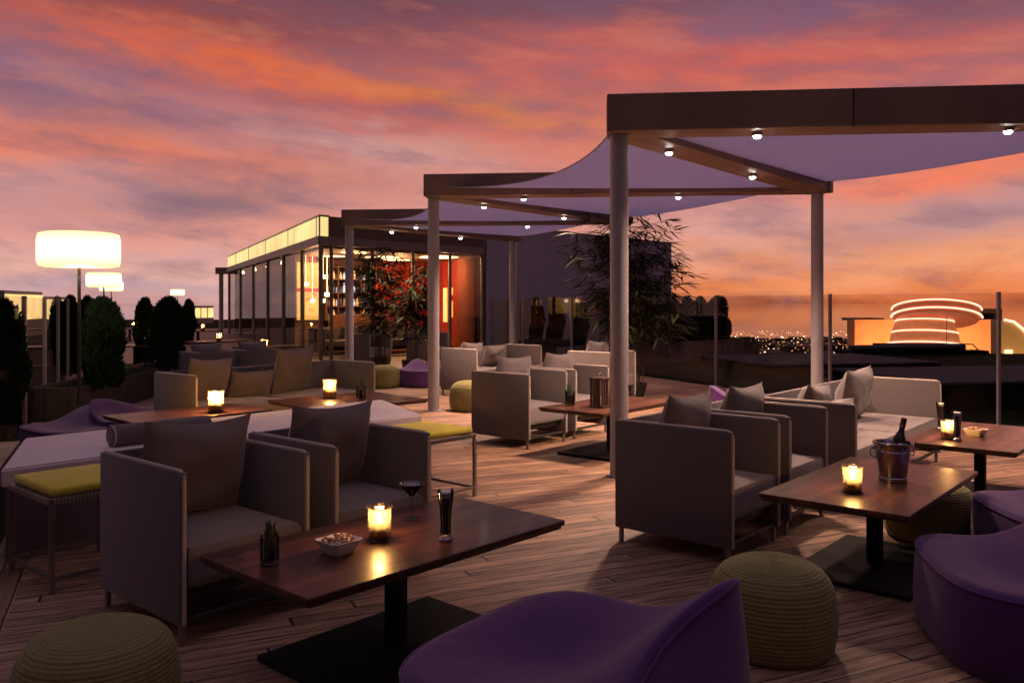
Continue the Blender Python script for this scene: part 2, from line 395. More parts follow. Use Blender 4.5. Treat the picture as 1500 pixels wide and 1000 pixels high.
# ------------------------------------------------------------------ pergola, sails, downlights
L = [Vector((.865,6.81)) + Vector((U.x,U.y))*4.52*k for k in range(3)]
Rr = [Vector((3.78,10.45)) + Vector((U.x,U.y))*4.52*k for k in (-1,0,1,2)]
ZB, ZT = 2.75, 3.045
def pergola():
    t = thing('pergola', 'long dark wood zigzag pergola on round grey posts over the terrace', 'pergola', (L[0].x, L[0].y, 0))
    base = Vector((L[0].x, L[0].y, 0))
    def loc(v): return (v[0]-base.x, v[1]-base.y)
    for p in L+Rr:
        bm = BM(); c = loc(p); cyl(bm, .074, 0, ZB-.003, c, 32); cyl(bm, .10, 0.001, .012, c, 32); mk('post', bm, m_column, t)
    segs = [(L[0],Rr[0],0), (L[0],Rr[1],1), (L[1],Rr[1],2), (L[1],Rr[2],1), (L[2],Rr[2],2), (L[2],Rr[3],1)]
    for a, b, k in segs:
        d = (b-a).normalized(); n_ = 0.0
        a2, b2 = a-d*.10, b+d*.12
        if k == 1: a2 = a+d*.20; b2 = b+d*.10
        z0, z1 = (ZB, ZT) if k == 0 else ((ZB+.003, ZT-.004) if k == 1 else (ZB+.006, ZT-.008))
        ln = (b2-a2).length; bm = BM(); box(bm, 0, ln, -.165, .165, z0, z1, bev=.006, seg=1)
        o = mk('beam', bm, m_beam, t, smooth=False, loc=(a2.x-base.x, a2.y-base.y, 0), rotz=math.atan2(d.y, d.x))
    # downlights on the undersides of the beams
    for a, b, fr in [(L[0],Rr[0],(.226,.619)), (L[0],Rr[1],(.18,.573)), (L[1],Rr[1],(.243,.648)), (L[1],Rr[2],(.215,.627)), (L[2],Rr[2],(.25,.66)), (L[2],Rr[3],(.22,.63))]:
        for f in fr:
            p = a.lerp(b, f); c = loc(p)
            bm = BM(); lathe(bm, [(0,ZB+.004), (.038,ZB+.004), (.038,ZB-.030), (.033,ZB-.030), (.031,ZB-.020), (0,ZB-.020)], 20, (c[0],c[1],0)); can = mk('downlight', bm, m_dlcan, t)
            bm = BM(); lathe(bm, [(0,ZB-.022), (.0305,ZB-.022), (.0305,ZB-.034), (.022,ZB-.046), (0,ZB-.050)], 20, (c[0],c[1],0)); mk('lens', bm, m_dl, can)
            near = p.y < 13
            light('downlight_lamp', 'SPOT', (c[0], c[1], ZB-.10), (330 if p.y < 6.75 and p.x < 3 else 240 if p.x > 3.3 else 500) if near else 220, (1,.64,.45), t, spot_size=R(132 if p.y < 8.9 and p.x < 3.3 else 112), spot_blend=1.0, shadow_soft_size=.10)
    return t
pergola()
def sail(a, b, apex, label, sc_in=.45):
    """triangle whose free edge a-b is scalloped inwards"""
    bm = BM(); NS, NT_ = 22, 18
    mid = (a+b)/2; inw = (apex-mid).normalized(); rows = []
    dirA = (apex-a).normalized(); dirB = (apex-b).normalized()
    for j in range(NT_+1):
        tt = j/NT_*.985; row = []
        for i in range(NS+1):
            s = i/NS
            e = a.lerp(b, s) + inw*sc_in*4*s*(1-s)
            p = e.lerp(apex, tt)
            z = 2.835 + .06*abs(2*s-1)**2*(1-tt) - .09*4*s*(1-s)*(1-tt)**2 - .05*math.sin(math.pi*tt)*4*s*(1-s)
            row.append(bm.verts.new((p.x, p.y, z)))
        rows.append(row)
    for A, B in zip(rows, rows[1:]):
        for i in range(NS): bm.faces.new((A[i], A[i+1], B[i+1], B[i]))
    edge_pts = [v.co.copy() for v in rows[0]]
    bmesh.ops.recalc_face_normals(bm, faces=bm.faces[:])
    bmesh.ops.solidify(bm, geom=bm.faces[:], thickness=.004)
    so = mk('shade_sail', bm, m_sail)
    cb = BM(); tube(cb, [rows_co for rows_co in edge_pts], .006, 6); mk('edge_cable', cb, m_bpost, so)
    return tag(so, label, 'shade sail', 'lilac shade sails between the pergola beams')
sail(Rr[0], Rr[1], L[0], 'lilac shade sail of the nearest bay with its free edge on the fence side')
sail(L[0], L[1], Rr[1], 'lilac shade sail curving between the first and second front posts')
sail(Rr[1], Rr[2], L[1], 'lilac shade sail of the second bay tapering towards the hidden bamboo post')
sail(L[1], L[2], Rr[2], 'lilac shade sail curving between the second and third front posts')
sail(Rr[2], Rr[3], L[2], 'lilac shade sail of the far bay meeting the post by the grey wall')

# ------------------------------------------------------------------ furniture
def pillow_bm(w, h, t, bm=None, M=None, seed=0):
    bm = bm or BM(); rnd = random.Random(seed); n = 18; grids = []
    ph = [rnd.uniform(0, 6.28) for _ in range(6)]
    for sgn in (1, -1):
        g = []
        for j in range(n+1):
            row = []
            for i in range(n+1):
                u = -1+2*i/n; v = -1+2*j/n
                px = u*(1-.05*(1-v*v)*abs(u)**3); pz = v*(1-.05*(1-u*u)*abs(v)**3)
                th = (max(0, 1-abs(u)**2.4)*max(0, 1-abs(v)**2.4))**.55
                wr = .05*math.sin(3*u+2.2*v+ph[0])+.045*math.sin(6*v-3*u+ph[1])+.012*math.sin(9*u+5*v+ph[2])
                y = sgn*t/2*th*(1+wr*2)
                sag = -.02*h*(1-u*u)*(v+1)
                row.append(Vector((px*w/2, y, pz*h/2+sag+h/2)))
            g.append(row)
        grids.append(g)
    vs = {}
    for s, g in enumerate(grids):
        for j in range(n+1):
            for i in range(n+1):
                edge = i in (0, n) or j in (0, n)
                key = (0 if edge else s, i, j)
                if key not in vs:
                    co_ = g[j][i].copy()
                    if edge: co_.y = 0
                    vs[key] = bm.verts.new(M @ co_ if M is not None else co_)
    for s in (0, 1):
        for j in range(n):
            for i in range(n):
                q = []
                for (a, b) in ((i,j), (i+1,j), (i+1,j+1), (i,j+1)):
                    edge = a in (0, n) or b in (0, n); q.append(vs[(0 if edge else s, a, b)])
                bm.faces.new(q if s == 0 else q[::-1])
    return bm
HP, DP, TP = .711, .736, .034
def cushion_bm(w, d, h, bulge=.02):
    """seat cushion, local origin at its bottom centre"""
    bm = BM(); box(bm, -w/2, w/2, -d/2, d/2, 0, h)
    bmesh.ops.subdivide_edges(bm, edges=bm.edges[:], cuts=7, use_grid_fill=True)
    for v in bm.verts:
        u = v.co.x/(w/2); q = v.co.y/(d/2); k = v.co.z/h
        v.co.z += bulge*(1-u**4)*(1-q**4)*(1 if k > .5 else 0)
        rr = .03
        for ax, lim in ((0, w/2), (1, d/2)):
            pass
        e = (abs(2*k-1))**6*.018
        v.co.x *= 1-e*2*abs(u)**6; v.co.y *= 1-e*2*abs(q)**6
    return bm
def frame_seat(root, w, pillows, two_seats=False):
    """three-sided upholstered shell, x along the width, y from front (-D/2) to back (+D/2)"""
    x0, x1, y0, y1 = -w/2, w/2, -DP/2, DP/2
    for a, b in ((x0, x0+TP), (x1-TP, x1)):
        bm = BM(); box(bm, a, b, y0, y1, .085, HP, bev=.008, seg=2); sp = mk('side_panel', bm, m_fab, root)
        s = (a+b)/2
        bm = BM(); tube(bm, [(s, y0-.001, .09), (s, y0-.002, HP-.03), (s, y0+.012, HP-.008), (s, y0+.03, HP+.001), (s, y1-.02, HP+.001)], .0088, 8); mk('piping', bm, m_trim, sp)
    bm = BM(); box(bm, x0+TP+.002, x1-TP-.002, y1-TP, y1-.003, .085, HP-.002, bev=.008, seg=2); mk('back_panel', bm, m_fab, root)
    bm = BM(); box(bm, x0+TP+.003, x1-TP-.003, y0+.05, y1-TP-.003, .17, .225, bev=.006); mk('seat_base', bm, m_pot, root)
    n = 2 if two_seats else 1; cw = (w-2*TP-.01)/n
    for k in range(n):
        o = mk('seat_cushion', cushion_bm(cw-.006, DP-TP-.015, .165, .022), m_seat, root); o.location = (x0+TP+.005+cw*(k+.5), -TP/2, .226)
    for sx in (x0+.025, x1-.025):
        for sy in (y0+.03, y1-.03):
            bm = BM(); box(bm, sx-.011, sx+.011, sy-.011, sy+.011, 0, .084, bev=.002, seg=1); mk('leg', bm, m_metal, root, smooth=False)
    bm = BM(); box(bm, x0+TP+.002, x1-TP-.002, y0+.02, y0+.042, .088, .108, bev=.002, seg=1); mk('front_rail', bm, m_pot, root, smooth=False)
    for i, (px, py, pw, ph, lean, yaw, roll) in enumerate(pillows):
        M = Matrix.Translation((px, py, .405)) @ Matrix.Rotation(yaw, 4, 'Z') @ Matrix.Rotation(-lean, 4, 'X') @ Matrix.Rotation(roll, 4, 'Y')
        mk('pillow', pillow_bm(pw, ph, (.21 if ph > .4 else .16), M=M, seed=i+int(w*10)), m_pil, root)
def rot2(a, b, th): return Vector((a*math.cos(th)-b*math.sin(th), a*math.sin(th)+b*math.cos(th), 0))
def from_corner(c, w, d, th):
    """world centre of a piece whose front-left corner is c"""
    return Vector((c[0], c[1], 0)) + rot2(w/2, d/2, th)
CW = .635
def make_chair(name, label):
    t = thing(name, label, 'armchair', group='taupe armchairs of the terrace')
    frame_seat(t, CW, [(-.012, .14, .545, .47, R(-11), R(2), R(2))])
    return t
chair = make_chair('armchair', 'armchair with big pillow beside the mustard stool at the lower left')
def put_chair(c, th, label, first=False, spin=0):
    p = from_corner(c, CW, DP, th)
    if first: chair.location = p; chair.rotation_euler.z = th+spin; return chair
    return dup(chair, p, th+spin, label)
clx = Vector((-1.344,3.414,0)); put_chair(clx, R(49.4), None, True)
put_chair(clx+rot2(.768,0,R(49.4)), R(49.4), 'armchair with big pillow in front of the second mustard stool, behind the front coffee table')
crx = Vector((1.164,4.48,0))
put_chair(crx, R(49.6), 'armchair with its big side panel beside the nearest pergola post')
put_chair(crx+rot2(.768,0,R(49.6)), R(49.6), 'armchair between the one at the nearest post and the sofa with three pillows')
c1 = Vector((.156,8.03,0))
put_chair(c1, R(50.5), 'middle armchair with whole side panel in view between the two front posts')
put_chair(c1+rot2(.768,0,R(50.5)), R(50.5), 'middle armchair partly hidden behind the nearest pergola post and the lantern table')
put_chair((1.35,11.5), R(50), 'armchair half hidden by the bamboo behind the nearest post')
# far chairs
put_chair(P(541,18.3), R(50), 'far armchair by the third front post before the glass pavilion')
put_chair(P(628,18.9), R(50), 'far armchair behind the black potted bamboo before the pavilion')
put_chair(P(262,12.6)+Vector((.25,.1,0)), R(50), 'armchair with its back to the long sofa, next to the cypress', spin=math.pi).scale = (1,1,.90)
put_chair(P(348,13.2)+Vector((.1,.1,0)), R(50), 'armchair with its back to the long sofa, nearer the pavilion', spin=math.pi).scale = (1,1,.90)
def make_sofa(label, L_, pillows, c, th):
    t = thing('sofa', label, 'sofa', from_corner(c, L_, DP, th), th, 'taupe sofas of the terrace')
    frame_seat(t, L_, pillows, True); return t
# fitted corners
make_sofa('long sofa with two square pillows and a small one behind the left tables', 2.275, [(-.72,.17,.52,.46,R(-16),R(6),R(2)), (-.20,.13,.50,.30,R(-20),R(-4),R(0)), (.34,.16,.54,.52,R(-14),R(8),R(-3))], (-2.97,7.904), R(52))
make_sofa('pale sofa with three pillows at the right next to the champagne table', 2.275, [(-.72,.17,.50,.42,R(-20),R(0),R(4)), (-.27,.12,.44,.27,R(-26),R(-6),R(0)), (.38,.17,.52,.46,R(-12),R(-3),R(-2))], (2.306,5.676), R(50))
make_sofa('pale sofa behind the middle armchairs near the balustrade', 1.55, [(-.42,.17,.46,.42,R(-18),0,R(3)), (.05,.1,.46,.36,R(-24),0,0)], (-.52,12.3), R(50))

# ---- tables
TL, TW = 1.323, .704
def make_table(label, c, th, tl=TL, tw=TW, zt=.45, group='walnut coffee tables', name='coffee_table', plate=m_black):
    t = thing(name, label, 'table', from_corner(c, tl, tw, th), th, group)
    bm = BM(); box(bm, -tl/2, tl/2, -tw/2, tw/2, zt-.022, zt, bev=.003, seg=1); tp = mk('tabletop', bm, m_table, t, smooth=False)
    bm = BM(); box(bm, -tl/2+.012, tl/2-.012, -tw/2+.012, tw/2-.012, zt-.036, zt-.0225); mk('under_frame', bm, m_tedge, t, smooth=False)
    bm = BM(); box(bm, -.034, .034, -.034, .034, .024, zt-.037, bev=.003, seg=1); mk('column', bm, m_black, t, smooth=False)
    bm = BM(); box(bm, -tl*.34, tl*.34, -tw*.43, tw*.43, 0, .023, bev=.003, seg=1); mk('base_plate', bm, plate, t, smooth=False)
    return t
make_table('walnut coffee table with nuts, cocktail, dark beer and a candle at the front', (-.653,2.704), R(48))
make_table('walnut coffee table carrying the champagne bucket', (1.762,3.753), R(49.2))
make_table('walnut table at the right edge with two dark beers and a bowl', (3.20,5.34), R(49))
make_table('dark coffee table with wooden lantern by the middle armchairs', (.78,7.21), R(50))
make_table('warm lit table with bright candle behind the left front armchair', (-2.95,6.63), R(46), 1.19, .70)
make_table('squarish table with candle and herb glass in front of the long sofa', (-1.695,7.50), R(43.5), 1.2, 1.0)
# far tables (photo x, y of their centre)
far_tables = [(392,507,'far table with candle just left of the pavilion corner'), (318,499,'far table with candle between the cypresses and the pavilion'),
              (198,505,'far table with candle between the two big cypresses'), (190,481,'distant table with candle seen past the big cypress'),
              (290,484,'distant table with candle near the far terrace lamp'), (82,506,'dim table seen through the left glass panels'), (68,481,'distant table with candle seen through the left glass')]
far_t = []
for px, py, lab in far_tables:
    p = G(px, py, .45); p.z = 0
    far_t.append(make_table(lab, p-rot2(TL/2, TW/2, R(48)), R(48)))

# ---- long upholstered bench behind the front left armchairs
def bench():
    a = Vector((-2.74,4.52)); b = Vector((-.722,6.76)); u = Vector((U.x,U.y)); w = 1.16
    t = thing('upholstered_bench', 'long lilac upholstered platform bench behind the two front left armchairs', 'bench', (a.x,a.y,0))
    poly = [Vector((0,0)), b-a, b-a+u*w, u*w]
    def inset(k):
        c = sum(poly, Vector((0,0)))/4
        return [(c+(p-c)*k)[:] for p in poly]
    bm = BM(); prism(bm, inset(1), .40, .505); bmesh.ops.bevel(bm, geom=[e for e in bm.edges], offset=.012, segments=3, affect='EDGES'); mk('seat_pad', bm, m_lilac, t)
    bm = BM(); prism(bm, inset(.985), 0.0, .398); mk('plinth', bm, m_fab, t, smooth=False)
    # bolster lying on it
    p0 = G(160,655,.505); p0.z = .505+.068; d = Vector((math.cos(R(48)), math.sin(R(48)),0))
    r = thing('bolster', 'dark round bolster lying on the lilac bench', 'bolster', p0, R(48))
    bm = BM(); Mx = Matrix.Rotation(R(90), 4, 'Y'); lathe(bm, [(0,0), (.05,.0), (.064,.012), (.067,.04), (.067,.62), (.064,.648), (.05,.66), (0,.66)], 28, M=Mx); mk('cover', bm, m_pil, r)
    bm = BM(); lathe(bm, [(.0655,.008), (.0685,.014), (.0655,.02)], 28, M=Mx); mk('piping', bm, m_trim, r)
    # wooden end table beside the glass
    q = a+u*.06-Vector((V.x,V.y))*.72
    e = thing('end_table', 'low wooden end table at the left edge beside the lilac bench', 'table', (q.x,q.y,0), VA)
    bm = BM(); box(bm, 0, .70, 0, 1.05, .455, .495, bev=.004, seg=1); mk('tabletop', bm, m_deck, e, smooth=False)
    bm = BM(); box(bm, .03, .67, .03, 1.02, .0, .453); mk('plinth', bm, m_fab, e, smooth=False)
bench()

# ---- mustard stools
def make_stool(label, corner, th):
    w, d, h = .45, .53, .50
    t = thing('stool', label, 'stool', from_corner(corner, w, d, th), th, 'mustard topped stools')
    bm = BM(); box(bm, -w/2+.005, w/2-.005, -d/2+.005, d/2-.005, h-.045, h, bev=.017, seg=3); mk('seat_pad', bm, m_yel, t)
    fr = BM()
    for (a, b) in (((-w/2,-d/2),(w/2,-d/2)), ((w/2,-d/2),(w/2,d/2)), ((w/2,d/2),(-w/2,d/2)), ((-w/2,d/2),(-w/2,-d/2))):
        beam_between(fr, a, b, .024, h-.073, h-.049, .011, -.012)
    so = mk('seat_frame', fr, m_metal, t, smooth=False)
    wv = BM(); k = 0
    for i in range(26):
        x = -w/2+.01+i*(w-.02)/25
        for y in (-d/2, d/2): tube(wv, [(x, y-.014, h-.074), (x, y-.015, h-.048)], .0052, 5); tube(wv, [(x, y+.014, h-.074), (x, y+.015, h-.048)], .0052, 5)
    for i in range(30):
        y = -d/2+.01+i*(d-.02)/29
        for x in (-w/2, w/2): tube(wv, [(x-.014, y, h-.074), (x-.015, y, h-.048)], .0052, 5); tube(wv, [(x+.014, y, h-.074), (x+.015, y, h-.048)], .0052, 5)
    mk('woven_cord', wv, m_cord, so)
    for sx in (-w/2, w/2):
        for sy in (-d/2, d/2):
            bm = BM(); box(bm, sx-.0115, sx+.0115, sy-.0115, sy+.0115, 0, h-.075, bev=.002, seg=1); mk('leg', bm, m_metal, t, smooth=False)
    for (a, b) in (((-w/2,-d/2),(w/2,-d/2)), ((w/2,d/2),(-w/2,d/2)), ((w/2,-d/2),(w/2,d/2)), ((-w/2,d/2),(-w/2,-d/2))):
        bm = BM(); beam_between(bm, a, b, .018, .055, .075, -.0125, -.0125); mk('stretcher', bm, m_metal, t, smooth=False)
    return t
make_stool('mustard topped stool at the left edge next to the nearest armchair', (-2.22,4.07), R(49))
make_stool('mustard topped stool by the open deck behind the second front armchair', Vector((-.272,6.11,0))-rot2(.45,0,R(49)), R(49))

# ---- olive crocheted poufs
def make_pouf(label):
    t = thing('pouf', label, 'pouf', group='round olive crocheted poufs')
    ctrl = [(.235,0), (.262,.02), (.276,.07), (.282,.13), (.279,.19), (.270,.245), (.252,.29), (.222,.325), (.18,.346), (.12,.357), (.06,.362), (.0,.364)]
    # resample by arc length, one bead of yarn per row
    segs = []; tot = 0
    for a, b in zip(ctrl, ctrl[1:]): l_ = math.dist(a, b); segs.append((tot, l_, a, b)); tot += l_
    prof = [(0,0), (.235,0)]; rows = 34; N = rows*4
    for i in range(1, N):
        s = tot*i/N
        for (s0, l_, a, b) in segs:
            if s0 <= s <= s0+l_:
                f = (s-s0)/l_; r = a[0]+(b[0]-a[0])*f; z = a[1]+(b[1]-a[1])*f
                nx, nz = (b[1]-a[1])/l_, -(b[0]-a[0])/l_
                k = .0042*abs(math.sin(math.pi*i/4)); prof.append((max(r+nx*k, .002), z+nz*k)); break
    prof.append((0,.364))
    bm = BM(); seg = 110; lathe(bm, prof, seg)
    for v in bm.verts:
        r = math.hypot(v.co.x, v.co.y)
        if r > .02:
            a = math.atan2(v.co.y, v.co.x); row = int(v.co.z*90)
            k = 1+.006*math.sin(a*55+row*1.3)+.010*math.sin(2*a+1)+.006*math.sin(3*a)
            v.co.x *= k; v.co.y *= k
    mk('knit_cover', bm, m_green, t, angle=80)
    return t
pouf = make_pouf('olive knitted pouf at the lower left corner in front of an armchair'); pouf.location = (-1.378,2.80,0); pouf.scale = (.90,)*3
dup(pouf, (1.06,3.44,0), .6, 'olive knitted pouf between the purple seat and the champagne table', (.90,.90,.97))
dup(pouf, (2.50,5.05,0), 1.3, 'olive knitted pouf under the far end of the champagne table', .92)
dup(pouf, P(690,11.0), 2.1, 'green pouf beside the middle armchair before the pale sofa', (1.0,1.0,1.05))
dup(pouf, P(562,14.0), 2.6, 'green pouf behind the second front post near the pavilion', 1.0)

# ---- purple lounge seats
def make_lounge(label):
    t = thing('lounge_seat', label, 'lounge seat', group='purple lounge seats')
    A_, B_ = .90, .80
    def foot(phi, k=1.0):
        c, s = math.cos(phi), math.sin(phi); ex = 2/3.2
        x = math.copysign(abs(c)**ex, c); y = math.copysign(abs(s)**ex, s)
        return x*k, y*k
    def sm(x, a, b): x = max(0, min(1, (x-a)/(b-a))); return x*x*(3-2*x)
    def top(u, v):           # u,v in -1..1 ; back ridge at v=-1, peak at u=+1
        a = (u+1)/2; b = (v+1)/2
        lift = .265*math.exp(-(b/.34)**2)*(.06+.94*sm(a, .08, 1.06))
        return .335+lift+.040*math.exp(-((b-1)/.30)**2)*(.5+.5*a)-.045*math.exp(-((a-.52)**2+(b-.55)**2)/.07)+.012*math.sin(5*a+3*b)*math.exp(-((b-.4)/.5)**2)
    def sh_(x, y):          # the ridge of the back sweeps inwards between its ends
        a = (x+1)/2; return .15*math.sin(math.pi*max(0, min(1, a)))**1.2*max(0, (1-y)/2)**3
    bm = BM(); NP, NR = 96, 16; rings = []
    cen = bm.verts.new((0,0,top(0,0)))
    for j in range(1, NR+1):
        k = j/NR; k = 1-(1-k)**1.35
        ring = []
        for i in range(NP):
            x, y = foot(2*math.pi*i/NP, k); z = top(x, y)-.020*max(0,(k-.93)/.07)**2
            ring.append(bm.verts.new((x*A_/2, y*B_/2+sh_(x, y), z)))
        rings.append(ring)
    for kk, zf, sh in ((1.012,.93,0), (1.022,.80,0), (1.03,.6,0), (1.035,.4,0), (1.03,.2,0), (1.005,.07,0), (.97,.0,0)):
        ring = []
        for i in range(NP):
            x, y = foot(2*math.pi*i/NP, 1); z = (top(x, y)-.02)*zf
            # the back wall leans outwards a little under the ridge
            ring.append(bm.verts.new((x*A_/2*kk, y*B_/2*kk+sh_(x, y)*zf**1.5, z)))
        rings.append(ring)
    for i in range(NP): bm.faces.new((cen, rings[0][i], rings[0][(i+1) % NP]))
    for a, b in zip(rings, rings[1:]):
        for i in range(NP): bm.faces.new((a[i], b[i], b[(i+1) % NP], a[(i+1) % NP]))
    bm.faces.new(rings[-1])
    body = mk('cushion_body', bm, m_purple, t, angle=70)
    bm = BM(); pts = []
    for i in range(NP+1):
        x, y = foot(2*math.pi*i/NP, 1); pts.append((x*A_/2*1.006, y*B_/2*1.006+sh_(x, y)*.97, top(x, y)-.020))
    tube(bm, pts, .0052, 6, cap=False); mk('piping', bm, m_purple, t)
    return t
lounge = make_lounge('purple lounge seat with raised pointed back at the bottom centre')
lounge.rotation_euler.z = TH; lounge.scale = (1.08,1.08,1.02); lounge.location = Vector((.80,2.60,0))+rot2(-.455,.40,TH)
dup(lounge, (2.12,3.42,0), R(80), 'purple lounge seat at the right edge, nearest the camera', (1,1,.96))
dup(lounge, (2.93,4.40,0), R(88), 'purple lounge seat cut by the right edge, behind the nearer one', (1,1,.92))
dup(lounge, P(1085,9.75), TH+R(200), 'purple lounge seat behind the right armchairs near the glass fence', (1,1,.85))
dup(lounge, P(612,14.2), TH+R(90), 'purple lounge seat half hidden by the second front post', (.85,.85,.8))
dup(lounge, P(212,8.25), TH+R(180), 'dark purple lounge seat left of the long sofa below the cypresses', (1,1,.86))
dup(lounge, P(112,7.9), TH+R(95), 'purple lounge seat beside the terrace lamp pole', (1,1,.72))

# ------------------------------------------------------------------ table things
ZTAB = .45
def make_candle(label):
    t = thing('candle_holder', label, 'candle', group='amber glass candle holders')
    bm = BM(); lathe(bm, [(.043,.012), (.046,.02), (.046,.122), (.050,.128), (.053,.131), (.053,.134), (.049,.133), (.044,.126), (.0435,.02), (.041,.014)], 36); mk('glass_cup', bm, m_holder, t)
    bm = BM(); lathe(bm, [(0,0), (.046,0), (.049,.003), (.047,.010), (.0435,.011), (.0435,.014), (0,.014)], 36); mk('foot_dish', bm, m_dish, t)
    bm = BM(); lathe(bm, [(0,.0145), (.033,.0145), (.034,.018), (.034,.066), (.030,.070), (.02,.066), (0,.064)], 28); wx = mk('candle', bm, m_wax, t)
    bm = BM(); lathe(bm, [(0,.066), (.006,.072), (.0085,.081), (.006,.094), (.002,.106), (0,.110)], 12); mk('flame', bm, m_flame, wx)
    return t
candle = make_candle('lit amber candle holder on the front table between nuts and cocktail')
def put_candle(p, label, energy=0, scale=1, first=False):
    if first: candle.location = p; o = candle
    else: o = dup(candle, p, random.uniform(0,6), label, scale)
    if energy: light('candle_lamp', 'POINT', Vector(p)+Vector((0,0,.112*scale)), energy, (1,.58,.26), shadow_soft_size=.02)
    return o
# (light objects stay free; copies of the holder are made before any light is parented)
put_candle(G(556,790,ZTAB), None, 4.2, first=True)
put_candle(G(1249,721,ZTAB), 'lit amber candle holder on the table beside the champagne bucket', 4.2)
put_candle(G(1389,643,ZTAB), 'lit amber candle holder between the two dark beers at the right', 4.2)
put_candle(G(316,604,ZTAB), 'bright candle holder on the warm lit table behind the left armchair', 30, 1.42)
put_candle(G(483,583,ZTAB), 'bright candle holder on the table in front of the long sofa', 13, 1.4)
for (px, py, lab, e, s) in [(387,512,'small candle on the far table by the pavilion corner',12,1.5), (321,500,'small candle on the far table left of the pavilion',12,1.5), (209,505,'small candle between the two big cypresses',12,1.5),
                         (196,480,'tiny candle on the distant table above the cypress gap',12,1.6), (297,484,'tiny candle on the distant table under the far lamp',12,1.6), (81,480,'tiny candle seen through the left glass panels',12,1.6)]:
    put_candle(G(px, py, ZTAB), lab, e, s)
# side table with a candle behind the warm lit table
pz = P(253,9.1)
s_ = thing('side_table', 'small dark side table with a candle half hidden behind the warm lit table', 'table', pz)
bm = BM(); cyl(bm, .20, .36, .385, seg=32); mk('tabletop', bm, m_table, s_); bm = BM(); cyl(bm, .02, .013, .359); mk('column', bm, m_black, s_); bm = BM(); cyl(bm, .14, 0, .012); mk('base_plate', bm, m_black, s_)
put_candle(Vector((pz.x, pz.y-.05, .385)), 'candle holder half hidden behind the warm lit table', 1.5, 1.1)

def make_beer(label):
    t = thing('beer_glass', label, 'beer glass', group='tall glasses of dark beer')
    out = [(.0,.0), (.026,.0), (.029,.004), (.029,.014), (.023,.020), (.022,.03), (.0215,.08), (.025,.13), (.0305,.165), (.0325,.195), (.0325,.205)]
    bm = BM(); lathe(bm, out+[(.0305,.205), (.0300,.195), (.028,.165), (.0225,.13), (.019,.08), (.0195,.03), (0,.026)], 32); mk('glass', bm, m_clear, t)
    bm = BM(); lathe(bm, [(0,.0015), (.0245,.002), (.0265,.006), (.0262,.013), (.021,.019), (0,.0215)], 28); mk('base_glint', bm, m_glint, t)  # pale disc painting the light caught in the glass bottom
    bm = BM(); lathe(bm, [(0,.0265), (.0192,.0305), (.0187,.08), (.0222,.13), (.0276,.164), (.0285,.176), (0,.176)], 32); mk('dark_beer', bm, m_beer, t)
    bm = BM(); lathe(bm, [(0,.1765), (.0287,.1765), (.0297,.195), (.024,.199), (0,.197)], 32); mk('foam', bm, m_foam, t)
    return t
beer = make_beer('tall dark beer standing on the front table right of the cocktail'); beer.location = G(653,792,ZTAB)
dup(beer, G(1402,646,ZTAB), None, 'tall dark beer nearest on the right edge table, before the candle')
dup(beer, G(1378,629,ZTAB), None, 'tall dark beer behind the candle on the right edge table')
def make_martini(label, p):
    t = thing('cocktail_glass', label, 'cocktail glass', p)
    bm = BM(); lathe(bm, [(0,0), (.036,0), (.037,.003), (.01,.007), (.0042,.014), (.0038,.09), (.006,.098), (.056,.155), (.0575,.157), (.055,.1565), (.005,.1005), (0,.099)], 36); mk('glass', bm, m_clear, t)
    bm = BM(); lathe(bm, [(0,.1015), (.0048,.1025), (.0475,.1495), (0,.1497)], 36); mk('red_drink', bm, m_wine, t)
make_martini('stemmed cocktail glass with dark red drink on the front table', G(603,760,ZTAB))
def make_bowl(label, p, th, sub):
    t = thing('snack_bowl', label, 'bowl', p, th, 'square white snack bowls')
    bm = BM()
    def ring(h, z, r, n=8):
        pts = []
        for cx_, cy_, a0 in ((h-r,h-r,0), (-h+r,h-r,90), (-h+r,-h+r,180), (h-r,-h+r,270)):
            for k in range(n+1):
                a = R(a0+90*k/n); pts.append(bm.verts.new((cx_+r*math.cos(a), cy_+r*math.sin(a), z)))
        return pts
    rs = [ring(.045,0,.015), ring(.047,.003,.015), ring(.066,.046,.018), ring(.068,.050,.018), ring(.066,.0505,.017), ring(.058,.045,.014), ring(.041,.008,.012)]
    bm.faces.new(rs[0][::-1])
    for a, b in zip(rs, rs[1:]):
        for i in range(len(a)): bm.faces.new((a[i], a[(i+1) % len(a)], b[(i+1) % len(a)], b[i]))
    bm.faces.new(rs[-1]); mk('bowl', bm, m_white, t)
    bm = BM(); rnd = random.Random(3)
    for k in range(70):
        x, y = rnd.uniform(-.05,.05), rnd.uniform(-.05,.05); z = .036+rnd.uniform(0,.016)+.012*(1-(abs(x)+abs(y))/.1)
        M = Matrix.Translation((x,y,z)) @ Matrix.Rotation(rnd.uniform(0,6.28),4,'Z') @ Matrix.Rotation(rnd.uniform(-.8,.8),4,'X') @ Matrix.Diagonal((.011,.006,.005,1))
        bmesh.ops.create_icosphere(bm, subdivisions=1, radius=1, matrix=M)
    n_ = mk('mixed_nuts', bm, m_nut, None); n_.location = p; n_.rotation_euler.z = th
    tag(n_, 'mixed nuts heaped in the %s bowl' % sub, 'nuts', kind='stuff')
make_bowl('square white bowl of nuts beside the candle on the front table', G(496,808,ZTAB), R(49), 'front table')
make_bowl('square white bowl of nuts on the right edge table', G(1429,638,ZTAB), R(40), 'right table')
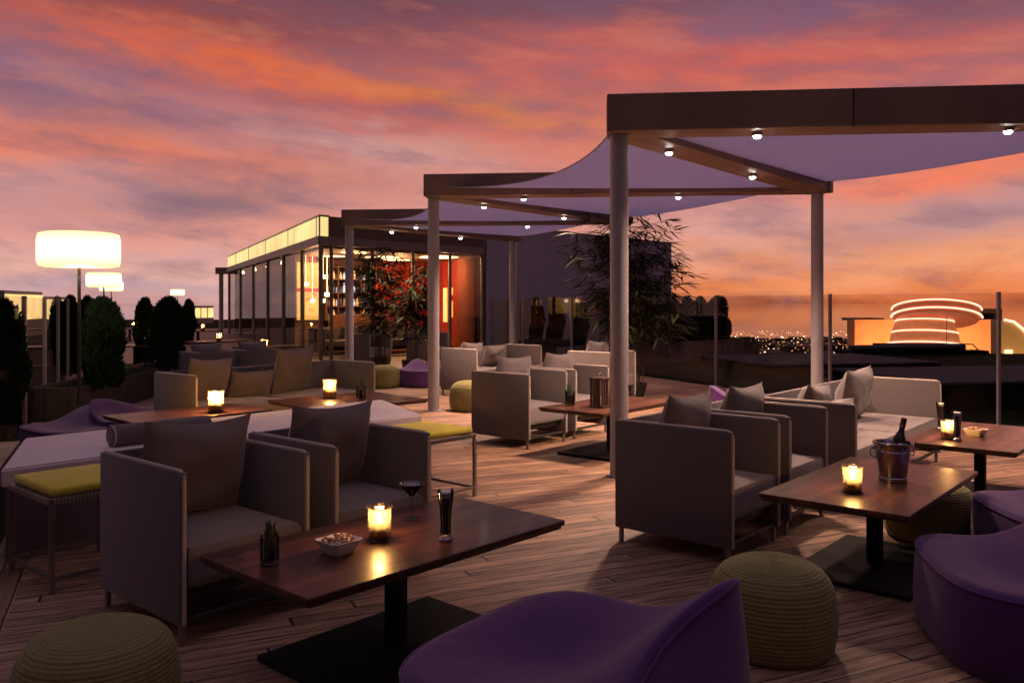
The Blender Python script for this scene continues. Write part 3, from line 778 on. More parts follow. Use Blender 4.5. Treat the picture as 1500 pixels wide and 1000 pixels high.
def make_herb(label):
    t = thing('herb_glass', label, 'plant in glass', group='tumblers of green stems')
    bm = BM(); lathe(bm, [(0,0), (.030,0), (.033,.003), (.034,.016), (.0365,.105), (.0345,.105), (.032,.018), (0,.015)], 28); mk('tumbler', bm, m_clear, t)
    bm = BM(); lathe(bm, [(0,.001), (.028,.0012), (.031,.004), (.0315,.012), (0,.0135)], 28); mk('base_glint', bm, m_glint, t)  # same painted highlight disc at the tumbler bottom
    bm = BM(); lathe(bm, [(0,.0155), (.0315,.0185), (.0335,.075), (0,.075)], 28); mk('dark_soil', bm, m_pot, t)
    bm = BM(); rnd = random.Random(5)
    for k in range(30):
        a = rnd.uniform(0, 6.28); r = rnd.uniform(0,.024); h = rnd.uniform(.105,.165); x, y = r*math.cos(a), r*math.sin(a)
        ex = x+rnd.uniform(-.014,.014); ey = y+rnd.uniform(-.014,.014)
        tube(bm, [(x,y,.072), ((x+ex)/2,(y+ey)/2,.072+(h-.072)*.6), (ex,ey,h)], [.0045,.0052,.0006], 6)
    mk('green_stems', bm, simple('herb_green', (.05,.075,.03,1), .5, var=.4, vscale=40), t)
    return t
herb = make_herb('tumbler of short green stems at the left end of the front table'); herb.location = G(395,826,ZTAB)
dup(herb, G(529,586,ZTAB), 1, 'tumbler of green stems right of the candle before the long sofa', 1.35)
dup(herb, G(835,594,ZTAB), 2, 'tumbler of green stems on the lantern table', 1.3)
def make_bucket(p):
    t = thing('champagne_bucket', 'polished steel champagne bucket with ring handles on the table', 'ice bucket', p, R(10))
    bm = BM(); lathe(bm, [(0,0), (.070,0), (.074,.004), (.074,.022), (.071,.026), (.072,.03), (.088,.158), (.092,.160), (.089,.165), (.091,.19), (.098,.200), (.103,.203), (.103,.208), (.097,.207), (.086,.19), (.068,.03), (0,.028)], 48); mk('bucket', bm, m_steel, t)
    for s in (-1, 1):
        bm = BM(); tube(bm, [(s*.088,0,.178), (s*.102,0,.182), (s*.112,0,.182)], .006, 8); bmesh.ops.create_icosphere(bm, subdivisions=2, radius=.010, matrix=Matrix.Translation((s*.116,0,.182)))
        h = mk('handle_knob', bm, m_steel, t)
        bm = BM(); pts = [(s*(.112+.004*math.sin(a)), .026*math.sin(a), .158+.026*math.cos(a)) for a in [2*math.pi*k/20 for k in range(21)]]; tube(bm, pts, .003, 6, cap=False); mk('ring_handle', bm, m_steel, h)
    bm = BM(); rnd = random.Random(2)
    for k in range(46):
        a = rnd.uniform(0,6.28); r = .078*math.sqrt(rnd.random())
        M = Matrix.Translation((r*math.cos(a), r*math.sin(a), .178+rnd.uniform(-.008,.012))) @ Matrix.Rotation(rnd.uniform(0,3),4,(1,1,.4)) @ Matrix.Scale(.022,4)
        bmesh.ops.create_cube(bm, size=1, matrix=M)
    ice = mk('ice_cubes', bm, simple('ice', (.55,.55,.60,1), .12), None, smooth=False); ice.location = p; ice.rotation_euler.z = R(10); tag(ice, 'crushed ice heaped inside the champagne bucket', 'ice', kind='stuff')
    b = thing('wine_bottle', 'dark wine bottle leaning in the ice bucket', 'bottle', p+Vector((.005,.0,.03)))
    M = Matrix.Translation((.0,.02,.0)) @ Matrix.Rotation(R(14),4,'Y') @ Matrix.Rotation(R(-4),4,'X')
    bm = BM(); lathe(bm, [(0,0), (.034,0), (.0365,.004), (.0365,.17), (.034,.19), (.020,.222), (.0145,.24), (.0138,.262), (0,.262)], 28, M=M); mk('bottle_body', bm, m_bottle, b)
    bm = BM(); lathe(bm, [(.0143,.258), (.0150,.259), (.0152,.305), (.0145,.308), (0,.308)], 24, M=M); mk('neck_foil', bm, simple('foil', (.03,.012,.014,1), .3, .3), b)
make_bucket(G(1308,704,ZTAB))
def make_lantern(p):
    t = thing('lantern', 'dark wooden slatted lantern box on the table behind the nearest post', 'lantern', p, R(50))
    w, h = .075, .27
    bm = BM(); box(bm, -w, w, -w, w, 0, .018, bev=.002, seg=1); mk('base', bm, m_lantern, t, smooth=False)
    bm = BM(); box(bm, -w, w, -w, w, h-.018, h, bev=.002, seg=1); mk('top', bm, m_lantern, t, smooth=False)
    bm = BM()
    for s in (-1, 1):
        for k in range(4):
            x = -w+.014+k*(2*w-.028)/3
            box(bm, x-.012, x+.012, s*w-s*.012-.004, s*w-s*.012+.004, .0185, h-.0185)
            if k in (1, 2): box(bm, s*w-s*.012-.004, s*w-s*.012+.004, x-.012, x+.012, .0185, h-.0185)
    mk('slats', bm, m_lantern, t, smooth=False)
    bm = BM(); tube(bm, [(-.03,0,h-.001), (-.028,0,h+.03), (0,0,h+.045), (.028,0,h+.03), (.03,0,h-.001)], .004, 6); mk('handle', bm, m_metal, t)
make_lantern(G(880,596,ZTAB))

# ------------------------------------------------------------------ balustrades
def balustrade(name, label, p0, n, step, h, first=0, post_h=None):
    t = thing(name, label, 'glass fence', p0, math.atan2(U.y, U.x), 'glass balustrades of the terrace')
    for k in range(first, n):
        bm = BM(); box(bm, k*step-.014, k*step+.014, -.025, .025, 0, h, bev=.004, seg=1); p_ = mk('post', bm, m_bpost, t, smooth=False)
        bm = BM(); box(bm, k*step-.06, k*step+.06, -.07, .07, 0.001, .014, bev=.003, seg=1); mk('foot', bm, m_bpost, p_, smooth=False)
    for k in range(first, n-1):
        bm = BM(); box(bm, k*step+.03, (k+1)*step-.03, -.006, .006, .06, h-.012); mk('glass_panel', bm, m_bal, t, smooth=False)
    return t
balustrade('glass_balustrade', 'glass balustrade with grey posts along the right edge of the terrace', (5.48,9.5,0), 6, 2.502, 1.52, -3)
balustrade('glass_balustrade', 'glass balustrade along the left edge before the cypresses', (-5.18,8.96,0), 12, 2.46, 1.47, -2)

# ------------------------------------------------------------------ plants
def cypress_mesh(seed, n=2600):
    bm = BM(); rnd = random.Random(seed)
    lob = [(rnd.uniform(0,6.28), rnd.uniform(.1,.9), rnd.uniform(.12,.2)) for _ in range(14)]
    for k in range(n):
        z = rnd.random()**.9; a = rnd.uniform(0,6.28)
        prof = (.80+.22*math.sin(min(z*3.2,1.57)))*(1-z**5)**.62*.225
        b_ = 1+sum(w*math.cos(a-p)*math.exp(-((z-q)/.12)**2) for p, q, w in lob)
        r = prof*b_*(.58+.50*rnd.random()**.5)
        c = Vector((r*math.cos(a), r*math.sin(a), .02+z*.98))
        out = Vector((math.cos(a), math.sin(a), 0)); d = (out*rnd.uniform(.15,1.0)+Vector((0,0,1))+Vector((rnd.uniform(-.4,.4),rnd.uniform(-.4,.4),0))).normalized()
        sd = d.cross(Vector((rnd.uniform(-1,1),rnd.uniform(-1,1),rnd.uniform(-1,1)))).normalized(); l_ = rnd.uniform(.05,.11); w = rnd.uniform(.010,.02)
        v = [bm.verts.new(c-sd*w*.5), bm.verts.new(c+sd*w*.5), bm.verts.new(c+d*l_*.55+sd*w), bm.verts.new(c+d*l_), bm.verts.new(c+d*l_*.55-sd*w)]
        bm.faces.new(v)
    return bm
def make_cypress(label, p, h, w, seed, group):
    t = thing('cypress', label, 'tree', p, random.uniform(0,6), group)
    o = mk('crown', cypress_mesh(seed, 5200), m_leaf, t, smooth=False); 
    bm = BM(); tube(bm, [(0,0,0), (.004,0,.4), (0,.004,.9)], [.035,.025,.008], 8); mk('trunk', bm, m_trunk, t)
    t.scale = (w/.6, w/.6, h); return t
c1_ = make_cypress('nearest big cypress at the left, just right of the lamp pole', P(150,10.4,.33), 1.07, .56, 1, 'columnar cypresses along the left side')
make2 = dup(c1_, P(247,13.2,.33), 1.0, 'second big cypress left of the long sofa, full grown to the planter', (.56/.6,.56/.6,1.09))
left_trees = [(213,19,.50,1.42,'slimmer cypress between the two big ones'), (276,28,.50,1.42,'distant cypress under the far terrace lamp'), (84,17,.36,1.42,'cypress behind the left glass, left of the lamp pole'),
              (103,16,.42,1.44,'cypress behind the left glass, touching the lamp pole'), (128,18,.45,1.45,'cypress tucked behind the nearest big one'), (2,8.6,.5,1.35,'cypress cut by the left edge behind the glass')]
for px, d, w, h, lab in left_trees:
    dup(c1_, P(px, d), random.uniform(0,6), lab, (w/.6,w/.6,h))
c2_ = make_cypress('right planter cypress nearest the planter end', P(1053,23.2,.36), 1.15, .78, 4, 'cypresses of the wooden planter by the right fence')
for px, d, w, h, lab in [(1026,22.4,.50,1.13,'right planter cypress, slim one second from the planter end'), (1007,21.9,.48,1.13,'right planter cypress, slim one third from the planter end'), (985,21.3,.60,1.08,'right planter cypress beside the tall bamboo'), (948,20.4,.55,1.1,'right planter cypress hidden in the bamboo'), (915,19.9,.5,1.1,'right planter cypress behind the nearest pergola post'), (812,23.4,.52,-1.40,'cypress before the grey wall, left of the bamboo'), (785,24.6,.46,-1.40,'cypress before the grey wall beside the far fence post'), (848,22.0,.5,-1.32,'cypress before the grey wall, close to the bamboo leaves')]:
    dup(c2_, P(px, d, .36 if h > 0 else .05), random.uniform(0,6), lab, (w/.6,w/.6,abs(h)))
def planter(label, a, b, w, h, mat=m_plant):
    a = Vector(a[:2]); b = Vector(b[:2]); d = b-a; t = thing('planter', label, 'planter', (a.x,a.y,0), math.atan2(d.y,d.x), 'long planters'); ln = d.length
    bm = BM(); box(bm, 0, ln, -.03, 0, -.1, h, bev=.004, seg=1); box(bm, 0, ln, w, w+.03, -.1, h, bev=.004, seg=1); box(bm, -.03, -.001, -.03, w+.03, -.1, h, bev=.004, seg=1); box(bm, ln+.001, ln+.03, -.03, w+.03, -.1, h, bev=.004, seg=1); mk('planks', bm, mat, t, smooth=False)
    bm = BM(); box(bm, 0, ln, .001, w-.001, -.1, h-.05); mk('soil', bm, m_roof, t, smooth=False)
planter('wood clad planter of cypresses beyond the right glass fence', (1.6,18.4), (6.55,23.95), .75, .40)
planter('dark planter in front of the grey wall', (.2,22.6), (1.75,19.2+3.2), .6, .40)
m_dkplant = planks('dark_planter_wood', (.035,.025,.022,1), (.02,.014,.013,1), .13, 3, 14, .8, gap=.04, bump=.4)
planter('dark low planter holding the two big cypresses', P(118,9.95)[:2], P(262,13.9)[:2], .55, .40, m_dkplant)
q0 = Vector((-5.6,9.2)); planter('long dark planter under the left cypresses', (q0+Vector((U.x,U.y))*-3)[:], (q0+Vector((U.x,U.y))*2.6)[:], .55, .52)

def bamboo_parts(t, seed, h, spread, nst, nleaf, mat_leaf):
    rnd = random.Random(seed); leaves = BM(); stems = BM()
    for s in range(nst):
        a = rnd.uniform(0,6.28); r0 = rnd.uniform(.02,.13); lean = rnd.uniform(.05,spread*.55); hh = h*rnd.uniform(.72,1.0)
        b0 = Vector((r0*math.cos(a), r0*math.sin(a), 0)); pts = []
        aa = a+rnd.uniform(-.6,.6)
        for k in range(9):
            f = k/8; pts.append(b0+Vector((math.cos(aa)*lean*f*f, math.sin(aa)*lean*f*f, hh*f)))
        tube(stems, pts, [.0105*(1-.75*k/8) for k in range(9)], 6)
        nb = int(nleaf/nst/15)
        for q in range(nb):
            f = rnd.uniform(.22,1)**.85; i = min(int(f*8),7); p = pts[i].lerp(pts[i+1], f*8-i)
            ba = rnd.uniform(0,6.28); bl = rnd.uniform(.10,.42)*(1.15-.45*f)*spread/.55
            up = rnd.uniform(-.05,.55); e = p+Vector((math.cos(ba)*bl, math.sin(ba)*bl, up*bl))
            tube(stems, [p, p.lerp(e,.5)+Vector((0,0,.02)), e], [.003,.0022,.001], 4)
            for w in range(7):
                g = e.lerp(p, rnd.uniform(0,.45)); la = ba+rnd.uniform(-1.2,1.2); ll = rnd.uniform(.17,.34); dp = rnd.uniform(-.6,.3)
                d = Vector((math.cos(la), math.sin(la), dp)).normalized(); sd = Vector((-math.sin(la), math.cos(la), rnd.uniform(-.4,.4))).normalized()*ll*.062
                t1 = g+d*ll*.35; t2 = g+d*ll*.7+Vector((0,0,-.012)); t3 = g+d*ll+Vector((0,0,-.03))
                v = [leaves.verts.new(x) for x in (g, t1+sd, t2+sd*.75, t3, t2-sd*.75, t1-sd)]
                leaves.faces.new(v)
    mk('leaves', leaves, mat_leaf, t, smooth=False); mk('canes', stems, m_stem, t)
def bamboo(label, p, h, spread, nst, nleaf, seed, pr=.2, ph=.34):
    t = thing('bamboo_plant', label, 'plant', p, 0, 'potted bamboos')
    bm = BM(); lathe(bm, [(0,0), (pr*.72,0), (pr*.75,.01), (pr,ph-.02), (pr*1.04,ph), (pr*.95,ph), (pr*.9,ph-.04), (0,ph-.05)], 28); mk('pot', bm, m_pot, t)
    bamboo_parts(t, seed, h, spread, nst, nleaf, m_bleaf)
    for ch in [o for o in C.objects if o.parent == t and o.name.split('.')[0] in ('leaves','canes')]: ch.location.z = ph-.06
    return t
bamboo('tall bamboo in a pot behind the nearest pergola post', P(932,12.6), 2.58, 1.15, 13, 7000, 11, .16, .2)
bamboo('bamboo in a black pot between the two front posts before the pavilion', P(604,15.6), 1.85, .5, 7, 2600, 12)
bamboo('bamboo left of the second front post, before the red curtains', P(556,16.6), 2.25, .62, 9, 3800, 13)

# ------------------------------------------------------------------ terrace lamps
def make_lamp(label):
    t = thing('terrace_lamp', label, 'floor lamp', group='glowing drum shade terrace lamps')
    bm = BM(); lathe(bm, [(0,1.79), (.34,1.79), (.405,1.805), (.42,1.86), (.42,2.09), (.405,2.155), (.35,2.17), (0,2.17)], 48); mk('lamp_shade', bm, m_shade, t)
    bm = BM(); cyl(bm, .018, .021, 1.789, seg=16); mk('pole', bm, m_pole, t)
    bm = BM(); lathe(bm, [(0,0), (.20,0), (.20,.012), (.03,.02), (0,.02)], 32); mk('base', bm, m_pole, t)
    return t
lamp = make_lamp('big glowing drum lamp on a dark pole at the left'); lamp.location = P(116,9.35)
light('terrace_lamp_bulb', 'POINT', P(116,9.35,1.74), 25, (1,.78,.62), shadow_soft_size=.16)
for px, d, s, lab in [(152,21.8,1.0,'second glowing drum lamp, just right of the big one'), (163,32,1.0,'third glowing lamp partly behind the second'), (260,52,1.0,'tiny far glowing lamp left of the pavilion')]:
    dup(lamp, P(px, d), None, lab, (s,s,1.0 if d < 30 else 1.02))

# ------------------------------------------------------------------ glass pavilion
def pavilion():
    c = Vector((-4.53,20.0,0)); W = Vector((.665,.747,0)); u = U.copy(); LW, LU = 5.52, 19.7
    t = thing('glass_pavilion', 'glass bar pavilion with glowing yellow roof band and red curtains', 'pavilion', c)
    def A(a, b, z=0): v = W*a+u*b; return Vector((v.x, v.y, z))
    def quadbox(bm, a0, a1, b0, b1, z0, z1): prism(bm, [A(a0,b0)[:2], A(a1,b0)[:2], A(a1,b1)[:2], A(a0,b1)[:2]], z0, z1)
    def rotbar(bm, p, q, w, z0, z1): beam_between(bm, p, q, w, z0, z1)
    bm = BM(); quadbox(bm, .05, LW-.05, .05, LU, 0.004, .03); mk('floor', bm, simple('pavilion_floor', (.07,.045,.035,1), .35), t, smooth=False)
    mroof = simple('ceiling_wood', (.22,.13,.08,1), .6)
    bm = BM(); quadbox(bm, .12, LW-.06, .12, LU-.1, 2.70, 2.755); mk('ceiling', bm, mroof, t, smooth=False)
    bm = BM(); quadbox(bm, .06, LW-.05, .08, LU-.05, 2.98, 3.40); rf = mk('roof', bm, m_fascia, t, smooth=False)
    bm = BM(); quadbox(bm, .22, LW+.02, -.03, .05, 2.965, 3.455); mk('front_fascia', bm, m_fascia, t, smooth=False)
    bm = BM(); quadbox(bm, -.12, LW+.04, -.12, LU, 2.757, 2.962); mk('eaves_band', bm, m_band, t, smooth=False)
    m_glow = emit('roof_band_glow', srgb(250,226,150), 1.0, var=.6)
    gl = [0, .30, 4.2, 8.4, 12.6, 16.6, LU]
    for b0, b1 in zip(gl, gl[1:]):
        bm = BM(); quadbox(bm, -.05, .0, b0+.03, b1-.03, 2.975, 3.43); mk('glow_panel', bm, m_glow, t, smooth=False)
    bm = BM(); quadbox(bm, -.02, .2, -.04, -.01, 2.975, 3.43); mk('glow_panel', bm, m_glow, t, smooth=False)
    bm = BM(); quadbox(bm, -.07, .24, -.06, LU+.02, 3.4555, 3.475)
    for b0 in gl[:-1]: quadbox(bm, -.062, .01, b0-.02, b0+.02, 2.964, 3.455)
    mk('cap_rail', bm, m_mull, t, smooth=False)
    # mullions and panes: left side then front
    bs = [0, 2.3, 5.2, 8.2, 11.6, 15.4, LU-.2]
    for b0 in bs:
        bm = BM(); cyl(bm, .055, .03, 2.756, A(0,b0)[:2], 16); mk('mullion', bm, m_mull, t)
    for b0, b1 in zip(bs, bs[1:]):
        bm = BM(); rotbar(bm, A(0,b0+.08), A(0,b1-.08), .012, .035, 2.75); mk('window', bm, m_pane, t, smooth=False)
    as_ = [.30, 1.55, 2.9, 4.25, LW]
    for a0 in as_:
        bm = BM(); cyl(bm, .045, .03, 2.756, A(a0,0)[:2], 16); mk('mullion', bm, m_mull, t)
    for a0, a1 in zip(as_[:1], as_[1:2]):
        bm = BM(); rotbar(bm, A(a0+.06,0), A(a1-.06,0), .012, .035, 2.75); mk('window', bm, m_pane, t, smooth=False)
    bm = BM(); rotbar(bm, A(.06,0), A(.24,0), .012, .035, 2.75); mk('window', bm, m_pane, t, smooth=False)
    bm = BM(); rotbar(bm, A(as_[-2]+.06,0), A(as_[-1]-.06,0), .012, .035, 2.75); mk('window', bm, m_pane, t, smooth=False)
    # right wall and curtains
    m_red = fabric('red_curtain', (.52,.045,.022,1), (.36,.03,.016,1), weave=200, sheen=.3)
    m_brown = fabric('rust_curtain', (.34,.10,.045,1), (.26,.075,.035,1), weave=200, sheen=.3)
    m_tan = fabric('tan_curtain', (.30,.17,.13,1), (.24,.13,.10,1), weave=200)
    def curtain(a0, b0, a1, b1, mat, amp=.07, waves=14):
        bm = BM(); n = waves*8; p, q = A(a0,b0), A(a1,b1); d = (q-p); nn = Vector((-d.y,d.x,0)).normalized(); rows = []
        for z in (.06, 1.4, 2.69):
            rows.append([bm.verts.new((p+d*i/n+nn*amp*math.sin(2*math.pi*waves*i/n)+Vector((0,0,z)))[:]) for i in range(n+1)])
        for r0, r1 in zip(rows, rows[1:]):
            for i in range(n): bm.faces.new((r0[i], r0[i+1], r1[i+1], r1[i]))
        bmesh.ops.recalc_face_normals(bm, faces=bm.faces[:]); bmesh.ops.solidify(bm, geom=bm.faces[:], thickness=.006)
        return mk('curtain', bm, mat, t, angle=80)
    curtain(2.9, 4.2, 5.3, 4.2, m_red, waves=11)
    curtain(5.33, .2, 5.33, 1.5, m_brown, waves=8); curtain(5.33, 1.5, 5.33, 4.1, m_red, waves=12); curtain(.25, LU-.35, 3.8, LU-.35, m_tan, waves=16); curtain(.3, 12.5, 1.6, 12.5, m_tan, waves=8); curtain(.35, 7.6, 1.0, 7.6, m_tan, waves=5)
    bm = BM(); quadbox(bm, LW-.08, LW-.01, .1, LU-.1, .03, 2.69); mk('side_wall', bm, simple('pavilion_wall', (.10,.05,.04,1), .7), t, smooth=False)
    bm = BM(); quadbox(bm, 1.15, LW-.1, 4.45, 4.6, .031, 2.69); mk('bar_wall', bm, simple('bar_wall', (.12,.045,.03,1), .6), t, smooth=False)
    # rear wall of the dark room behind the left panes
    bm = BM(); quadbox(bm, LW-1.6, LW-1.5, 5, LU-.2, .031, 2.69); mk('inner_wall', bm, simple('inner_wall', (.24,.15,.13,1), .6), t, smooth=False)
    # warm lit wall behind the corner
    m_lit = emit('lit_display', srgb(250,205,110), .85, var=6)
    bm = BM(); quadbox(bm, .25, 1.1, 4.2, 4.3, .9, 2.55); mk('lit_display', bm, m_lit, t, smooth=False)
    bm = BM(); quadbox(bm, .2, 1.12, 4.31, 4.5, .031, 2.69); mk('display_wall', bm, simple('display_wall', (.20,.10,.05,1), .6), t, smooth=False)
    # red shelves across the display with lamps
    m_redp = simple('red_lacquer', (.5,.03,.02,1), .3)
    bm = BM(); quadbox(bm, -.0+.1, .9, 3.6, 3.9, 1.70, 1.80); mk('red_shelf', bm, m_redp, t, smooth=False)
    m_lampw = emit('interior_lamp', (1,.78,.42,1), 9)
    m_lampr = emit('interior_red_lamp', (1,.16,.05,1), 3)
    rnd = random.Random(9)
    for k in range(9):
        a, b, z = rnd.uniform(.15,1.0), rnd.uniform(2.6,3.5), rnd.choice((1.45,1.62,1.9,2.1,1.2))
        bm = BM(); p = A(a, b, z); lathe(bm, [(0,-.05), (.06,-.05), (.075,.05), (0,.05)], 16, p[:]); tube(bm, [p+Vector((0,0,.05)), Vector((p.x,p.y,2.69))], .005, 5)
        mk('pendant_lamp', bm, m_lampw if k % 3 else m_lampr, t)
    # bar shelves with bottles
    m_shelf = simple('shelf_wood', (.16,.06,.03,1), .5)
    sh = BM()
    for a0 in (1.2, 1.62, 2.04, 2.46, 2.86): quadbox(sh, a0, a0+.04, 4.05, 4.44, .9, 2.5)
    for z in (.9, 1.3, 1.7, 2.1, 2.47): quadbox(sh, 1.2, 2.9, 4.06, 4.43, z-.032, z-.002)
    shelf = mk('bar_shelf', sh, m_shelf, t, smooth=False)
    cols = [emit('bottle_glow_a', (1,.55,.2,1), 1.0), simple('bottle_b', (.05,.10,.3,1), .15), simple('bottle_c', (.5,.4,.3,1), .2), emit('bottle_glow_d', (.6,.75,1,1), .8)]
    for z in (.9, 1.3, 1.7, 2.1):
        for k in range(13):
            a = 1.27+k*.124; bm = BM(); p = A(a, 4.2, z); hh = rnd.uniform(.2,.3)
            lathe(bm, [(0,0), (.038,0), (.038,hh*.62), (.014,hh*.78), (.014,hh), (0,hh)], 10, p[:]); mk('bottle', bm, cols[rnd.choice((0,1,1,2,3,1))], shelf)
    bm = BM(); quadbox(bm, 1.1, 3.0, 2.9, 3.4, .031, 1.05); mk('bar_counter', bm, simple('counter', (.28,.13,.06,1), .4), t, smooth=False)
    # window-like lit niches in the curtain wall
    m_niche = emit('lit_niche', srgb(255,205,120), 1.1, var=5)
    for (a, b, z0, z1) in ((5.2,1.75,.95,1.45), (5.2,1.75,1.62,1.85), (5.2,2.25,.8,1.85)):
        bm = BM(); quadbox(bm, a, a+.03, b, b+.32, z0, z1); mk('lit_niche', bm, m_niche, t, smooth=False)
    # ceiling discs (recessed glow) and lights
    m_disc = emit('ceiling_disc', (1,.66,.28,1), 5)
    for (a, b, r) in ((1.3,1.0,.35), (2.7,2.3,.5), (4.3,1.0,.55), (3.6,3.3,.4), (1.2,3.0,.3)):
        bm = BM(); p = A(a, b); cyl(bm, r, 2.685, 2.698, p[:2], 36); mk('ceiling_light', bm, m_disc, t)
    for (a, b) in ((.7,6.5), (.7,9.5), (.7,12.5), (.7,16)):
        bm = BM(); p = A(a-.5, b, 2.62); bmesh.ops.create_icosphere(bm, subdivisions=2, radius=.05, matrix=Matrix.Translation(p)); tube(bm, [p, p+Vector((0,0,.1))], .02, 6); mk('spotlight', bm, m_lampw, t)
    for (a, b, e) in ((1.2,1.2,55), (3.2,2.2,80), (4.6,1.2,55), (.7,3.2,40)): light('pavilion_lamp', 'POINT', A(a,b,2.35), e, (1,.55,.25), t, shadow_soft_size=.2)
    for k in range(4):
        lo = light('curtain_wash', 'SPOT', A(3.1+k*.62,3.75,2.62), 34, (1,.5,.25), t, spot_size=R(75), spot_blend=.8, shadow_soft_size=.04); lo.rotation_euler = (R(14), 0, R(48))
    light('room_lamp', 'POINT', A(2.2,10,2.3), 35, (1,.6,.4), t, shadow_soft_size=.2)
    return A, c
A_, pc = pavilion()
# seats inside the pavilion: pale lounge sofas along the front glass
def low_sofa(label, a, b):
    p = pc+A_(a, b); make_sofa(label, 1.5, [(-.35,.17,.44,.38,R(-18),0,0), (.3,.17,.44,.38,R(-18),0,0)], p[:2], R(48.3))
for lab, a, b in (('pale indoor sofa behind the pavilion corner glass', .55, 1.7), ('pale indoor sofa in the middle of the pavilion front', 2.5, .9)):
    low_sofa(lab, a, b)
# far pergola fragment beyond the pavilion
f_ = thing('far_pergola', 'far end pergola post and beam at the left end of the pavilion', 'pergola', P(324,38.6))
bm = BM(); cyl(bm, .10, 0, 2.70, seg=20); mk('post', bm, m_column, f_)
bm = BM(); box(bm, -.22, .9, -.15, .15, 2.703, 3.0); mk('beam', bm, m_beam, f_, smooth=False)

# grey neighbouring volume
def grey_wing():
    W = Vector((.665,.747,0)); n = Vector((-.747,.665,0)); p = Vector((-.72,24.2,0)); ln = 10.1
    t = thing('grey_building', 'plain grey windowless building wing behind the fence and bamboo', 'building', p)
    n = U.copy(); q = [Vector((0,0,0)), W*ln, W*ln+n*7, n*7]
    bm = BM(); prism(bm, [v[:2] for v in q], -.2, 3.6); mk('wall', bm, m_grey, t, smooth=False)
    bm = BM(); prism(bm, [(v*1.004-W*.01-n*.01)[:2] for v in q], 3.601, 3.66); mk('roof_edge', bm, m_band, t, smooth=False)
    # vertical lit slats at its foot
    m_strip = simple('pale_cladding', (.42,.34,.30,1), .6)
    for k in range(3):
        bm = BM(); a = W*(.25+k*.62)-n*.03; b = W*(.25+k*.62+.55)-n*.03; beam_between(bm, a, b, .03, .0, 1.52); mk('pale_panel', bm, m_strip, t, smooth=False)
grey_wing()

# ------------------------------------------------------------------ roof boxes and plant beyond the fence
def roof_box(label, corner_px, corner_py, w, d, z, th):
    p = G(corner_px, corner_py, z); t = thing('roof_box', label, 'roof box', (p.x,p.y,-.11), th, 'flat grey roof boxes')
    bm = BM(); box(bm, 0, w, 0, d, 0, z+.07, bev=.01, seg=1); mk('box_body', bm, m_roof, t, smooth=False)
    bm = BM(); box(bm, -.02, w+.02, -.02, d+.02, z+.071, z+.11, bev=.004, seg=1); mk('lid', bm, simple('roof_lid', (.085,.08,.085,1), .95, var=.3, spec=.02), t, smooth=False)
roof_box('near flat grey roof box beyond the right fence', 1372, 560, 3.6, 2.6, .3, R(10))
roof_box('far low grey roof box beyond the fence behind the right post', 1122, 534, 4.2, 3.2, .1, R(12))
def roof_plant():
    p = P(1245,24.4); t = thing('roof_duct', 'dark horizontal roof duct and rails below the ringed tower', 'roof duct', (p.x,p.y,-.11))
    bm = BM(); tube(bm, [(0,0,.16), (3.4,.2,.2)], .12, 12); mk('duct', bm, m_pot, t)
    bm = BM(); box(bm, -.1, 4.2, .3, .9, 0, .10); box(bm, 1.0, 3.1, .35, .8, .101, .3); mk('base', bm, m_roof, t, smooth=False)
    bm = BM(); tube(bm, [(3.35,.1,.3), (3.6,.1,.3), (3.75,.1,.15), (3.75,.1,0)], .02, 6); tube(bm, [(2.9,.2,0), (2.9,.2,1.1)], .008, 5); mk('pipes', bm, m_pot, t)
roof_plant()
# ------------------------------------------------------------------ city
def city():
    rnd = random.Random(4)
    cols = [emit('city_light_amber', (1,.42,.12,1), 2.8), emit('city_light_white', (1,.75,.5,1), 5)]
    for ci, n in ((0, 620), (1, 90)):
        bm = BM()
        for k in range(n):
            d = 975-rnd.random()**2.2*400; x = rnd.uniform(-.9, .9)*d; x = x if rnd.random() < .3 else rnd.uniform(.24,.46)*d
            s = rnd.uniform(.14,.38)*(1.5 if ci else 1)
            M = Matrix.Translation((x, d, -40+rnd.uniform(2,9))) @ Matrix.Diagonal((s*rnd.uniform(.8,2.2), s, s*.8, 1))
            bmesh.ops.create_icosphere(bm, subdivisions=1, radius=1, matrix=M)
        o = mk('city_lights', bm, cols[ci]); tag(o, 'scattered %s lights of the far city beyond the roof' % ('amber street' if ci == 0 else 'white'), 'city lights', kind='stuff')
    # low dark blocks of the city
    bm = BM()
    for k in range(160):
        d = rnd.uniform(640, 970); x = rnd.uniform(-.8,.8)*d; w = rnd.uniform(8,30); h = rnd.uniform(2,5)
        box(bm, x, x+w, d, d+rnd.uniform(8,20), -40, -40+h)
    tag(mk('city_blocks', bm, simple('city_block', (.03,.016,.012,1), .9), smooth=False), 'low dark city blocks far below the terrace', 'city', kind='stuff')
city()
